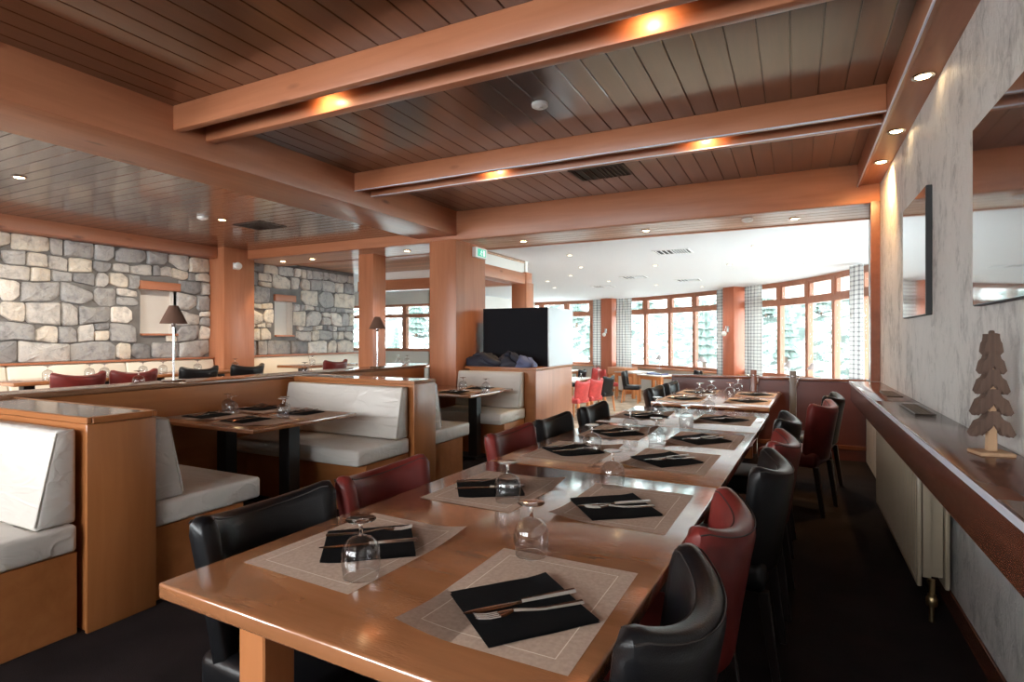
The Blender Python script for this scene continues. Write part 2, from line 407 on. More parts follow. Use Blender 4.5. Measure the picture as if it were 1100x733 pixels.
# ------------------------------------------------------------------ room shell
YB, YH_, YH2 = -2.4, 6.10, 7.0        # back wall, header front, header rear
XR, XBEAM, XL = .69, -3.84, -8.05
struct(MB().box(-4.75, XR+.02, YB, 7.3, -.06, 0).build('floor', M_CARPET))
struct(MB().box(XL-.2, -4.75, YB, 9.3, -.06, .15).build('floor', M_CARPET))
struct(MB().box(-13.2, 2.2, 7.3, 21.0, -.50, -.40).build('floor', M_FARFLOOR))
struct(MB().box(-2.7, -1.45, 7.3, 7.62, -.40, -.14).box(-2.7, -1.45, 7.62, 7.94, -.40, -.27).build('trim_1', M_CARPET))   # steps down

def boards(x0, x1, y0, y1, z, along, w, th=.02, gap=.006):
    m = MB(); rnd = random.Random(3)
    a0, a1 = (x0, x1) if along == 'y' else (y0, y1)
    p = a0
    while p < a1 - .01:
        q = min(p+w, a1); t = .85 + .3*rnd.random()
        if along == 'y': m.box(p+gap/2, q-gap/2, y0, y1, z, z+th, .003, 1, tone=t)
        else: m.box(x0, x1, p+gap/2, q-gap/2, z, z+th, .003, 1, tone=t)
        p = q
    m.box(x0, x1, y0, y1, z+th-.004, z+th+.06, tone=.45)
    return m
struct(boards(-3.90, XR, YB, YH_+.05, 2.95, 'y', .155).build('ceiling', W_CEIL_Y))
struct(boards(XL, -4.40, YB, YH_+.05, 2.72, 'x', .13).build('ceiling', W_CEIL_X))
struct(boards(XL, XR+.1, YH_+.04, YH2, 2.595, 'x', .14).build('ceiling', W_SOFFIT))
struct(boards(XL, -4.25, YH2+.01, 9.0, 2.66, 'x', .14).build('ceiling', W_SOFFIT))
struct(MB().box(-13.3, 2.4, 9.2, 21.0, 2.70, 2.80).box(-4.25, 2.4, YH2+.001, 9.2, 2.70, 2.80).build('ceiling', M_WHITE))
struct(MB().box(XL-.4, 2.4, YB-.2, 9.2, 3.06, 3.12).box(-13.3, XL, 7, 9.2, 2.8, 3.06).build('ceiling', M_WHITE))   # slab over the boards

# beams
def beam(x0, x1, y0, y1, z0, z1, m, name='beam'):
    return struct(MB().box(x0, x1, y0, y1, z0, z1, .012, 2).build(name, m))
beam(-4.45, XBEAM, YB, YH_+.02, 2.645, 3.02, W_BEAM_Y)                      # long beam over the booth ends
beam(XL, XR, YH_, YH_+.10, 2.585, 2.96, W_BEAM_X)                           # header face
beam(XL, XR, YH2-.08, YH2, 2.585, 2.90, W_BEAM_X)
beam(XL+.0, XL+.22, YB, 5.67, 2.555, 2.75, W_BEAM_Y)                        # rail over the stones
beam(-8.02, -4.2, 8.95, 9.2, 2.29, 2.50, W_BEAM_X)
beam(-4.50, -4.22, YH2-.1, 9.0, 2.29, 2.48, W_BEAM_Y)
struct(MB().box(XL, -4.25, 9.02, 9.12, 2.49, 3.06).box(-4.40, -4.28, YH2, 9.1, 2.46, 3.06).build('wall_upper', M_PLASTER))
for (ya, yb, yc, yd) in ((2.442, 2.505, 2.685, 2.76), (4.232, 4.295, 4.475, 4.55)):
    r = thing('beam', '', 'beam', ((XBEAM+.515)/2, ya, 2.78))
    del r['label']; del r['category']; r['kind'] = 'structure'
    hx = (.515-XBEAM)/2
    MB().box(-hx, hx, 0, yb-ya, 0, .175, .011, 2).build('front_board', W_BEAM_X, r)['kind'] = 'structure'
    MB().box(-hx, hx, yc-ya, yd-ya, 0, .175, .008, 2).build('rear_board', W_BEAM_X, r)['kind'] = 'structure'
    if ya > 4:
        MB().box(-hx, hx, .004, .016, -.004, .004, .001).build('edge_strip_and_glint', M_STRIP_GLINT, r)['kind'] = 'structure'; MB().box(-hx, hx, yc-ya+.002, yc-ya+.014, -.004, .004, .001).build('edge_strip_and_glint', M_STRIP_GLINT, r)['kind'] = 'structure'  # pale strips modelled for the windows' reflection along the varnished lower edges
# boxed-in duct along the right wall
struct(MB().box(.515, .545, YB, YH_, 2.75, 2.96, .010, 2).box(.53, XR, YB, YH_, 2.755, 2.785).build('beam', W_BEAM_Y))

struct(MB().box(.508, .518, YB, YH_-.01, 2.738, 2.752, .002).build('trim_6', M_STRIP_GLINT))
# columns
def column(x0, x1, y0, y1, z0, z1):
    return struct(MB().box(x0, x1, y0, y1, z0, z1, .008, 2).build('column', W_COL))
column(-4.235, -3.83, 6.07, 6.83, 0, 2.60)
column(-5.86, -5.58, 6.56, 6.85, .15, 2.60)
column(-4.49, -4.20, 8.95, 9.25, -.4, 2.32)
struct(MB().box(XL, -7.70, 5.68, 6.22, .15, 2.73, .008, 2).build('column', W_COL))

# right wall, its ledge, trims
struct(MB().box(XR, XR+.2, YB, 7.0, -.4, 3.1).box(XR, XR+.2, 7.0, 7.27, -.4, .90).build('wall_right', M_STUCCO))
struct(MB().box(XR-.012, XR, YB, YH_, 0, .10, .003).build('baseboard_right', W_FASCIA))
struct(MB().box(.615, XR, YH_, YH_+.12, .95, 2.60, .004).build('trim_2', W_FASCIA))
struct(MB().box(.672, XR, 6.77, 6.80, .95, 2.60, .003).build('trim_3', M_BLACKMETAL))
o = thing('wall_mirror', 'tall narrow mirror beyond the brown trim where the stucco wall ends', 'mirror', (XR-.006, 6.49, .97))
MB().box(-.006, .006, -.27, .27, 0, 1.60, .002).build('glass', M_MIRROR, o)
MB().box(-.012, .006, -.275, -.262, 0, 1.6).box(-.012, .006, .262, .275, 0, 1.6).build('frame', M_BLACKMETAL, o)
# back of the room (behind the camera): wall, its unseen windows added for the fill lights
BW = [(-7.7, -5.0, .9, 2.4), (-3.8, -.5, 1.0, 2.6)]
m = MB(); xs = [XL-.2] + [v for b in BW for v in b[:2]] + [XR+.2]
for k in range(0, len(xs), 2): m.box(xs[k], xs[k+1], YB-.2, YB, -.1, 3.1)
for (xa, xb, za, zb) in BW: m.box(xa, xb, YB-.2, YB, -.1, za).box(xa, xb, YB-.2, YB, zb, 3.1)
struct(m.build('wall_back', M_PLASTER))
m = MB()
for (xa, xb, za, zb) in BW:
    xm = (xa+xb)/2
    m.box(xa, xb, YB-.14, YB-.06, za, za+.07).box(xa, xb, YB-.14, YB-.06, zb-.07, zb).box(xa, xa+.07, YB-.14, YB-.06, za+.07, zb-.07).box(xb-.07, xb, YB-.14, YB-.06, za+.07, zb-.07).box(xm-.04, xm+.04, YB-.14, YB-.06, za+.07, zb-.07)
struct(m.build('window_1', W_ORANGE))  # frames of the added windows, never in view

# ledge along the right wall
t = thing('wall_ledge', 'dark varnished shelf running along the stucco wall above the radiator', 'ledge', (.568, 0, .95))
for (y0, y1) in ((-2.0, 1.80), (1.803, 4.24), (4.243, 6.08)):
    MB().box(-.122, .122, y0, y1, -.03, 0, .006, 2).build('top_board', W_LEDGE, t)
MB().box(-.126, -.1225, -2.0, 6.08, -.024, -.002, .001).build('edge_strip_and_glint', M_STRIP_GLINT, t)
MB().box(-.112, -.085, -2.0, 6.08, -.185, -.031, .004, 2).build('fascia', W_FASCIA, t)
def grille(y0, y1, label):
    g = thing('vent_grille', label, 'grille', (.60, (y0+y1)/2, .951), 0, 'vents in the wall shelf')
    h = (y1-y0)/2; m = MB()
    m.box(-.045, .045, -h, -h+.01, 0, .006).box(-.045, .045, h-.01, h, 0, .006).box(-.045, -.036, -h, h, 0, .006).box(.036, .045, -h, h, 0, .006)
    m.build('frame', M_DARKVENT, g)
    m = MB(); k = -h+.025
    while k < h-.02: m.box(-.036, .036, k, k+.008, .001, .005); k += .022
    for x in (-.018, 0, .018): m.box(x-.003, x+.003, -h, h, .001, .0045)
    m.build('slats', M_SLAT, g)
    MB().box(-.036, .036, -h+.01, h-.01, -.0005, .0008).build('cavity', M_VENTBACK, g)
grille(3.56, 4.06, 'perforated vent grille in the shelf, the one closer to the wooden tree')
grille(4.56, 4.98, 'dark slotted vent in the shelf near its far end')

# radiator
t = thing('radiator', 'beige panel radiator with ribbed grille under the dark wall shelf', 'radiator', (.60, 4.1, 0))
m = MB(); m.box(-.075, -.055, -.78, .78, .15, .735, .006, 2)
for i in range(38):
    y = -.76 + i*.04; m.box(-.079, -.074, y, y+.018, .175, .71, .002)
m.build('front_panel', M_RAD, t)
MB().box(.035, .055, -.78, .78, .15, .735, .006, 2).build('rear_panel', M_RAD, t)
m = MB()
for i in range(60): m.box(-.05, .03, -.76+i*.0255, -.752+i*.0255, .20, .70)
m.build('fins', M_RAD, t)
for yy in (-.785, .775): MB().box(-.053, -.02, yy, yy+.010, .20, .735).build('side_cover', M_RAD, t)
m = MB(); m.lathe([(.012,0),(.012,.10),(.018,.10),(.018,.13),(.012,.13),(.012,.2)], 12, (-.02,-.80,0)); m.tube([(-.02,-.80,.17),(-.02,-.74,.17)], .012); m.lathe([(.02,.0),(.024,.01),(.024,.035),(.018,.045)], 12, (-.02,-.80,.075))
m.build('valve', M_BRASS, t)

# two square glossy panels on the wall
for (y0, y1, lab) in ((2.21, 2.962, 'glossy black square screen on stucco wall above the wooden tree'), (3.909, 4.663, 'smaller looking square glossy screen further along the stucco wall, towards the windows')):
    t = thing('wall_screen', lab, 'screen', (XR, (y0+y1)/2, 1.48), 0, 'wall screens'); h = (y1-y0)/2
    MB().box(-.030, 0, -h, h, 0, .735, .003).build('casing', M_BLACKMETAL, t)
    MB().box(-.0325, -.0302, -h+.006, h-.006, .006, .729).build('glass', M_SCREEN, t)

# wooden fir-tree ornament on the ledge
t = thing('tree_ornament', 'carved wooden fir tree ornament standing on the dark wall shelf', 'ornament', (.60, 2.47, .95), math.radians(12))
MB().box(-.052, .052, -.045, .045, 0, .012, .003).build('base', W_TREE, t)
m = MB(); m.hexa([(-.014,-.013,.012),(.014,-.013,.012),(.014,.013,.012),(-.014,.013,.012),(-.005,-.010,.40),(.007,-.010,.40),(.007,.010,.40),(-.005,.010,.40)], .003)
m.build('trunk', W_TREE, t)
def bough(z, s, half, droop):
    # a drooping bough of finger-like lobes, thick, with rounded tips
    m = MB(); n = 3
    for k in range(n):
        f = (k+1)/n
        x1 = s*half*f; z1 = z - droop*(.55+.45*f) - (.006 if k % 2 else 0)
        pts = [(s*.004, 0, z+.018-.010*k), (x1*.6, 0, z-.25*droop), (x1, 0, z1+.012), (x1*1.02, 0, z1)]
        w = .013
        rows = []
        for q, (px, py, pz) in enumerate(pts):
            ww = w*(1.0, 1.05, .9, .45)[q]; th = (.018, .019, .018, .010)[q]
            rows.append([Vector((px-ww, -th, pz)), Vector((px, -th*1.1, pz+.003)), Vector((px+ww, -th, pz)), Vector((px+ww, th, pz)), Vector((px, th*1.1, pz)), Vector((px-ww, th, pz))])
        m.grid(rows, close=True, cap=True)
    return m
for (z, half, dr) in ((.395,.016,.055),(.335,.026,.060),(.272,.036,.066),(.205,.046,.072),(.130,.052,.070)):
    for s in (-1, 1):
        bough(z, s, half, dr).build('bough', W_BARK, t, smooth=50)
m = MB(); m.hexa([(-.010,-.018,.37),(.012,-.018,.37),(.012,.018,.37),(-.010,.018,.37),(-.004,-.010,.425),(.006,-.010,.425),(.006,.010,.425),(-.004,.010,.425)], .003); m.build('tip', W_BARK, t)

# ------------------------------------------------------------------ stone wall at the left
def clip(poly, nx, ny, d):     # keep nx*x+ny*y <= d
    out = []
    for i in range(len(poly)):
        a = poly[i]; b = poly[(i+1) % len(poly)]
        da = nx*a[0]+ny*a[1]-d; db = nx*b[0]+ny*b[1]-d
        if da <= 0: out.append(a)
        if da*db < 0:
            k = da/(da-db); out.append((a[0]+(b[0]-a[0])*k, a[1]+(b[1]-a[1])*k))
    return out
NICHES = [(4.66, 5.17, 1.41, 2.02), (6.90, 7.30, 1.40, 1.985)]
def stone_wall(ya, yb, z0, z1, seed):
    rnd = random.Random(seed)
    hs = []; z = z0
    while z < z1 - .02:
        h = rnd.choice((.10, .17, .20, .24, .27)) * rnd.uniform(.9, 1.1)
        if z + h > z1 - .07: h = z1 - z
        hs.append((z, z+h)); z += h
    def edge(y, k):
        if k == 0: return z0
        if k == len(hs): return z1
        return hs[k][0] + .055*noise.noise(Vector((y*2.3, k*7.7, seed))) 
    cells = []
    for k, (za, zb) in enumerate(hs):
        y = ya; h = zb - za
        while y < yb - .01:
            w_ = rnd.uniform(.7, 2.1)*max(h, .13)
            if y + w_ > yb - .1: w_ = yb - y
            q = min(y+w_, yb); g = .006
            sl, sr = rnd.uniform(-.03,.03), 0
            ym = (y+q)/2
            P = [(y+g, edge(y, k)+g), (ym, edge(ym, k)+g), (q-g, edge(q, k)+g), (q-g, edge(q, k+1)-g), (ym, edge(ym, k+1)-g), (y+g, edge(y, k+1)-g)]
            if h > .19 and w_ < .30 and rnd.random() < .35:      # two thin stones instead of a tall one
                f = rnd.uniform(.35, .65); A_ = [(a[0], a[1]+(b[1]-a[1])*f) for a, b in zip(P[:3], (P[5], P[4], P[3]))]
                cells.append(P[:3] + [(p[0], p[1]-g) for p in reversed(A_)]); cells.append([(p[0], p[1]+g) for p in A_] + P[3:])
            else: cells.append(P)
            y = q
    m = MB()
    for P in cells:
        poly = list(P)
        cy = sum(p[0] for p in poly)/len(poly); cz = sum(p[1] for p in poly)/len(poly)
        wd = max(p[0] for p in poly)-min(p[0] for p in poly); ht = max(p[1] for p in poly)-min(p[1] for p in poly)
        for sx in (-1, 1):          # knock corners off
            for sz in (-1, 1):
                u = rnd.random(); c = rnd.uniform(.02, .09) if u < .65 else rnd.uniform(.12, .34)
                a = math.atan2(sz*wd*rnd.uniform(.5,1.6), sx*ht*rnd.uniform(.5,1.6)); nx, nz = math.cos(a), math.sin(a)
                far = max(nx*p[0]+nz*p[1] for p in poly)
                poly = clip(poly, nx, nz, far - c*min(wd, ht)*.8)
        if len(poly) < 3: continue
        cy = sum(p[0] for p in poly)/len(poly); cz = sum(p[1] for p in poly)/len(poly)
        drop = False
        for (na, nb, n0, n1) in NICHES:
            na -= .0; n1_ = n1+.115; n0_ = n0-.03
            if na < cy < nb and n0_ < cz < n1_: drop = True; break
            ov = max(p[0] for p in poly) > na and min(p[0] for p in poly) < nb and max(p[1] for p in poly) > n0_ and min(p[1] for p in poly) < n1_
            if ov:
                g = [(na-cy, (1,0,na)), (cy-nb, (-1,0,-nb)), (n0_-cz, (0,1,n0_)), (cz-n1_, (0,-1,-n1_))]
                poly = clip(poly, *max(g)[1])
                if len(poly) < 3: drop = True; break
        if drop: continue
        # drop needle corners, round the rest once
        q = []
        n = len(poly)
        for i in range(n):
            a, b = poly[i], poly[(i+1) % n]
            ln = math.hypot(b[0]-a[0], b[1]-a[1])
            if ln < .012: q.append(((a[0]+b[0])/2, (a[1]+b[1])/2)); continue
            k = min(.26, rnd.uniform(.006,.018)/ln)
            q.append((a[0]+(b[0]-a[0])*k, a[1]+(b[1]-a[1])*k))
            if ln > .12:
                j = rnd.uniform(-.006, .006); q.append(((a[0]+b[0])/2+j, (a[1]+b[1])/2+j))
            q.append((b[0]-(b[0]-a[0])*k, b[1]-(b[1]-a[1])*k))
        poly = q
        if len(poly) < 3: continue
        cy = sum(p[0] for p in poly)/len(poly); cz = sum(p[1] for p in poly)/len(poly)
        hgt = rnd.uniform(.035, .06); tx, tz = rnd.uniform(-.08,.08), rnd.uniform(-.08,.08)
        def ring(s, x, jit=0):
            return [m.bm.verts.new((XL + x + ((p[0]-cy)*tx+(p[1]-cz)*tz)*(x > .01) + rnd.uniform(-jit,jit), cy+(p[0]-cy)*s, cz+(p[1]-cz)*s)) for p in poly]
        r0 = ring(1, 0); r1 = ring(1, hgt*.6, .002); r2 = ring(.90, hgt*.95, .004); r3 = ring(.5, hgt*1.08, .006)
        c = m.bm.verts.new((XL+hgt*1.1, cy, cz)); fs = []
        for a, b in ((r0,r1),(r1,r2),(r2,r3)):
            for i in range(len(poly)):
                j = (i+1) % len(poly); fs.append(m.bm.faces.new((a[i],a[j],b[j],b[i])))
        for i in range(len(poly)): fs.append(m.bm.faces.new((r3[i], r3[(i+1)%len(poly)], c)))
        u = rnd.random()
        m.paint(fs, rnd.uniform(.02,.35) if u < .30 else (rnd.uniform(.35,.7) if u < .65 else rnd.uniform(.7,1)))
    return m
w = stone_wall(.2, 5.68, 1.05, 2.56, 5).build('wall_left', M_STONE, smooth=40); struct(w)
w2 = stone_wall(6.22, 8.85, 1.05, 2.60, 9).build('wall_left', M_STONE, smooth=40); struct(w2)
m = MB()
def holes(y0, y1):
    ns = [n for n in NICHES if y0 < n[0] < y1]
    m.box(XL-.06, XL+.008, y0, ns[0][0], .15, 2.75); m.box(XL-.06, XL+.008, ns[0][1], y1, .15, 2.75)
    m.box(XL-.06, XL+.008, ns[0][0], ns[0][1], .15, ns[0][2]); m.box(XL-.06, XL+.008, ns[0][0], ns[0][1], ns[0][3], 2.75)
holes(YB, 5.68); holes(6.2, 8.85)
struct(m.build('wall_left', M_MORTAR))
struct(MB().box(XL-.4, XL-.2, YB, 9.0, -.4, 3.06).build('wall_left', M_PLASTER))
for (na, nb, n0, n1), lab in zip(NICHES, ('plastered niche with orange wood lintel in the stone wall behind the table lamp', 'plastered niche with orange wood lintel in the stone wall right of the corner column')):
    t = thing('wall_niche', lab, 'niche', (XL, (na+nb)/2, n0), 0, 'niches in the stone wall')
    h = (nb-na)/2; H = n1-n0
    MB().box(-.19, -.15, -h, h, 0, H).box(-.19, .0, -h-.02, -h, 0, H).box(-.19, .0, h, h+.02, 0, H).box(-.19, 0, -h, h, H, H+.02).box(-.19, 0, -h, h, -.02, 0).build('recess', M_PLASTER, t)
    MB().box(-.05, .065, -h-.02, h+.03, H, H+.115, .005, 2).build('lintel', W_BEAM_Y, t)
    MB().box(-.10, .06, -h, h, -.03, 0, .004).build('sill', W_BEAM_Y, t)

# cream banquette under the stones
def banquette(y0, y1, label):
    t = thing('banquette', label, 'banquette', (-7.7, y0, .15), 0, 'banquettes along the stone wall'); n = max(1, round((y1-y0)/1.15)); w = (y1-y0)/n
    MB().box(-.30, .18, 0, y1-y0, 0, .30, .004).build('plinth', W_BOOTH_Y, t)
    for i in range(n):
        MB().box(-.22, .22, i*w+.004, (i+1)*w-.004, .302, .44, .025, 3).build('seat_cushion', M_CREAM, t)
        MB().hexa([(-.30,i*w+.004,.44),(-.10,i*w+.004,.44),(-.10,(i+1)*w-.004,.44),(-.30,(i+1)*w-.004,.44),(-.30,i*w+.004,.88),(-.20,i*w+.004,.88),(-.20,(i+1)*w-.004,.88),(-.30,(i+1)*w-.004,.88)], .02, 3).build('back_cushion', M_CREAM, t)
    MB().box(-.31, -.18, 0, y1-y0, .885, .91, .004).build('cap_rail', W_BEAM_Y, t)
banquette(.6, 5.66, 'cream upholstered banquette along the stone wall left of the corner column')
banquette(6.24, 8.84, 'cream upholstered banquette under the stone wall right of the corner column')

# ------------------------------------------------------------------ booths
XE = -2.88
struct(MB().box(-4.62, -4.30, -1.5, 6.05, 0, .965, .004).build('wall_low', W_BOOTH_Y))
struct(MB().box(-4.64, -4.28, -1.5, 6.05, .967, 1.0, .008, 2).build('trim_4', W_TOPY))
def divider(y0, y1, label, top=.985):
    t = thing('booth_divider', label, 'booth divider', (XE, y0, 0), 0, 'wooden booth dividers')
    w = y1-y0
    MB().box(-1.42, -.022, .012, w-.012, 0, top-.032, .003).build('core', W_BOOTH_X, t)
    MB().box(-.020, 0, 0, w, 0, top-.032, .004, 2).build('end_panel', W_BOOTH_Z, t)
    m = MB(); m.box(-1.42, .004, -.004, .02, top-.030, top, .004).box(-1.42, .004, w-.02, w+.004, top-.030, top, .004).box(-.03, .006, .02, w-.02, top-.030, top, .004); m.build('top_edge', W_BOOTH_X, t)
    MB().box(-1.42, -.03, .02, w-.02, top-.028, top-.002).build('top_panel', W_TOP, t)
    return t
divider(1.436, 1.748, 'wooden booth divider closest to the camera, its end panel beside the black chair')
divider(3.907, 4.225, 'middle wooden booth divider behind the first booth table')
def cushion(hx, parent, name, piping=True):
    return None
def bench(y, d, label, xw=1.36):
    """bench whose backrest stands against a divider at y; d=+1 faces +y"""
    t = thing('booth_bench', label, 'bench', (XE-.02, y, 0), 0, 'white booth benches')
    Y = lambda a, b: (min(d*a, d*b), max(d*a, d*b))
    p0, p1 = Y(.01, .54)
    MB().box(-xw, -.03, p0, p1, 0, .375, .004).build('plinth', W_BOOTH_X, t)
    p0, p1 = Y(.015, .65)
    MB().box(-xw, -.012, p0, p1, .378, .505, .022, 3).build('seat_cushion', M_VINYL, t)
    a, b, c = d*.012, d*.175, d*.095
    z0, z1 = .508, .935
    ps = [(-xw,a,z0),(-.03,a,z0),(-.03,b,z0),(-xw,b,z0),(-xw,a,z1),(-.03,a,z1),(-.03,c,z1),(-xw,c,z1)]
    if d < 0: ps = [ps[i] for i in (3,2,1,0,7,6,5,4)]
    bc = MB().hexa(ps, .018, 3).build('back_cushion', M_VINYL, t)
    MB().tube([(-.034,b*.985,z0+.02),(-.034,c*.97,z1-.012),(-.034,a+d*.012,z1-.004)], .004, 6).build('piping', M_PIPING, bc)
bench(1.432, -1, 'white cushioned booth bench in front of the nearest divider, its back to it')
bench(1.752, 1, 'white cushioned booth bench between the nearest divider and the first booth table')
bench(3.903, -1, 'white cushioned bench facing the first booth table, set against the middle divider')
bench(4.229, 1, 'white cushioned booth bench behind the middle divider, facing the dark screen')
bench(6.196, -1, 'beige cushioned booth bench below the jackets and the dark screen', .92)
# end divider with the tall screen on it
t = thing('booth_divider', 'wide wooden divider carrying the tall screen, jackets lying on its ledge', 'booth divider', (XE+.1, 6.2, 0), 0, 'wooden booth dividers')
MB().box(-.94, -.022, .012, 1.20, 0, .953, .003).build('core', W_BOOTH_X, t)
MB().box(-.020, 0, 0, 1.22, 0, .953, .004, 2).build('end_panel', W_COL, t)
MB().box(-1.0, .004, -.004, 1.22, .955, .985, .005, 2).build('top_panel', W_BOOTH_X, t)
o = thing('tall_screen', 'tall dark screen panel with pale grey end standing on the end divider', 'screen panel', (XE+.1, 6.57, .985), 0)
MB().box(-.94, -.008, 0, .02, 0, .75, .003).build('front_panel', M_DARKPANEL, o)
MB().box(-.93, -.008, .021, .84, 0, .748, .003).build('core', M_DARKPANEL, o)
MB().box(-.007, .012, -.002, .85, 0, .752, .004).build('end_panel', M_PALEPANEL, o)

# jackets left on the divider
def jacket(loc, size, seed, mat, label, rot=0):
    m = MB(); rows = []
    n, k = 26, 30
    for i in range(n+1):
        ph = PI*.5*i/n + .001; row = []
        for j in range(k):
            th = 2*PI*j/k
            d = Vector((math.cos(th)*math.sin(ph), math.sin(th)*math.sin(ph), math.cos(ph)))
            q = d*1.7 + Vector((seed*3.1, 0, 0))
            f = 1 + .22*noise.noise(q*1.2) + .13*(1-abs(noise.noise(q*2.6)))-.07 + .05*noise.noise(q*6)
            p = Vector((d.x*size[0]*f, d.y*size[1]*f, max(0, d.z*size[2]*(f + .25*noise.noise(q*2)))))
            row.append(p)
        rows.append(row)
    m.grid(rows, close=True, cap=True)
    j = m.build('body', mat, thing('jacket', label, 'jacket', loc, rot, 'jackets on the divider'), smooth=60)
    r = j.parent
    # sleeve flopped over the body and a collar roll
    pts = [(size[0]*.15, -size[1]*.5, size[2]*.85), (size[0]*.55, -size[1]*.75, size[2]*.55), (size[0]*.95, -size[1]*.8, .045), (size[0]*1.15, -size[1]*.6, .035)]
    MB().tube(pts, [.05,.048,.042,.034], 10).build('sleeve', mat, r, smooth=60)
    MB().tube([(-size[0]*.45, -size[1]*.3, size[2]*.85), (-size[0]*.15, -size[1]*.55, size[2]*1.02), (size[0]*.15, -size[1]*.2, size[2]*.95)], [.02,.032,.02], 8).build('collar', mat, r, smooth=60)
jacket((-3.60, 6.36, .986), (.26,.14,.15), 1, M_NAVY, 'dark navy padded jacket heaped beside the column')
jacket((-3.22, 6.38, .986), (.15,.13,.17), 2, M_NAVY, 'dark navy jacket bundled in the middle of the jacket pile', .5)
jacket((-2.99, 6.34, .986), (.13,.12,.12), 4, M_SLATE, 'lighter slate blue jacket at the outer end of the jacket pile', -.3)

# ------------------------------------------------------------------ dining chairs (leather, curved wrap-around back)
def make_chair(name, leather_mat, leg_mat, group):
    t = thing(name, '', 'chair', (0,0,0), 0, group)
    # facing +x
    zs0, zs1 = .36, .475
    m = MB(); m.box(-.20, .235, -.225, .225, zs0, zs1, .035, 4); m.build('seat', leather_mat, t, smooth=60)
    m = MB(); rows = []
    nu = 22; H0, H1 = .42, .818
    def center(u, z):
        f = (z-H0)/(H1-H0)
        w = .205 + .035*f
        y = w*math.sin(u*1.15)/math.sin(1.15)
        x = -.205 - .055*f + .115*(1-math.cos(u*1.35))/(1-math.cos(1.35))
        nx, ny = -1.0, 0.0
        e = 1e-3
        x2 = .115*(1-math.cos((u+e)*1.35))/(1-math.cos(1.35)); x1 = .115*(1-math.cos(u*1.35))/(1-math.cos(1.35))
        y2 = w*math.sin((u+e)*1.15)/math.sin(1.15)
        tx, ty = x2-x1, y2-y; l = math.hypot(tx, ty)
        return x, y, -ty/l, tx/l       # outward normal
    for i in range(nu+1):
        u = -1 + 2*i/nu
        ed = 1-abs(u)
        th = .037*min(1, (max(0, ed)/.10)**.5 + .12)
        zt = H1 + .055*u*u - (.05*(1-min(1, ed/.16))**2)
        sec = []
        # closed section: up the outside, over the rounded top, down the inside
        prof = [(.7, H0), (.8, .45), (.82, .58), (.92, .70), (1, zt-.045), (.86, zt-.018), (.5, zt-.003), (0, zt), (-.5, zt-.003), (-.86, zt-.018), (-1, zt-.045), (-1.0, .70), (-1.0, .58), (-.95, .45), (-.8, H0)]
        for k, z in prof:
            x, y, nx, ny = center(u, z)
            sec.append((x + nx*th*k, y + ny*th*k, z))
        rows.append(sec)
    m.grid(rows, close=True, cap=True)
    back = m.build('backrest', leather_mat, t, smooth=60)
    ms = MB()
    for k in (.80, -.80):
        pts = []
        for i in range(1, nu):
            u = -1 + 2*i/nu; zt = H1 + .055*u*u - .05*(1-min(1, (1-abs(u))/.16))**2
            x, y, nx, ny = center(u, zt); ed = 1-abs(u)
            th = .037*min(1, (ed/.10)**.5 + .12)
            pts.append((x+nx*th*k, y+ny*th*k, zt-.0125))
        ms.tube(pts, .0022, 5)
    ms.build('seam', M_THREAD, back)
    for sx in (-1, 1):
        for sy in (-1, 1):
            x = .19 if sx > 0 else -.19; y = sy*.19
            dx = 0 if sx > 0 else -.05
            m = MB(); m.hexa([(x+dx-.014,y-.014,0),(x+dx+.014,y-.014,0),(x+dx+.014,y+.014,0),(x+dx-.014,y+.014,0),(x-.02,y-.02,.37),(x+.02,y-.02,.37),(x+.02,y+.02,.37),(x-.02,y+.02,.37)], .003)
            m.build('leg', leg_mat, t)
    return t
A2 = math.radians(2.0)
def TW(n, s, z=0.0):
    return (n*math.cos(A2) + s*math.sin(A2), -n*math.sin(A2) + s*math.cos(A2), z)
G1 = 'chairs along the long table'
black = Proto(make_chair('dining_chair', LE_BLACK, M_LEG, G1))
red = Proto(make_chair('dining_chair', LE_RED, M_LEG, G1))
# right row: face -n
R = PI - A2; LFT = -A2
NR = -.455
for (p, n, s, r, lab) in (
    (black, NR, 1.17, 0, 'black leather chair closest to the camera on the aisle side of the table'),
    (red, NR+.0, 1.76, 0, 'burgundy leather chair second from the camera on the aisle side'),
    (black, NR+.07, 2.58, 0, 'black leather chair third from the camera on the aisle side'),
    (red, NR+.08, 3.20, 0, 'burgundy leather chair on the aisle side between two black chairs, far half of the table'),
    (black, NR+.06, 4.05, 0, 'black leather chair on the aisle side at the far end of the long table'),
    (red, -.17, 5.08, -math.radians(14), 'burgundy leather chair pulled out and turned, beside the wall shelf'),
    (black, -.10, 5.80, -math.radians(8), 'black leather chair pulled out against the wall shelf behind the burgundy one')):
    p.put(TW(n, s), R+r, lab, G1)
for (p, n, s, lab) in (
    (black, -1.33, 1.19, 'large looking black leather chair at the near booth-side corner of the table'),
    (red, -1.32, 1.71, 'burgundy leather chair beside the nearest black chair on the booth side'),
    (red, -1.32, 2.74, 'burgundy leather chair in front of the booth bench end, third on the booth side'),
    (black, -1.32, 3.31, 'black leather chair behind the third burgundy one on the booth side'),
    (black, -1.32, 4.04, 'black leather chair at the far booth-side end of the long table'),
    (black, -1.305, 5.78, 'black leather chair at the separate far table, its closer booth-side seat'),
    (black, -1.305, 6.48, 'black leather chair at the separate far table, its farther booth-side seat')):
    p.put(TW(n, s), LFT, lab, G1)
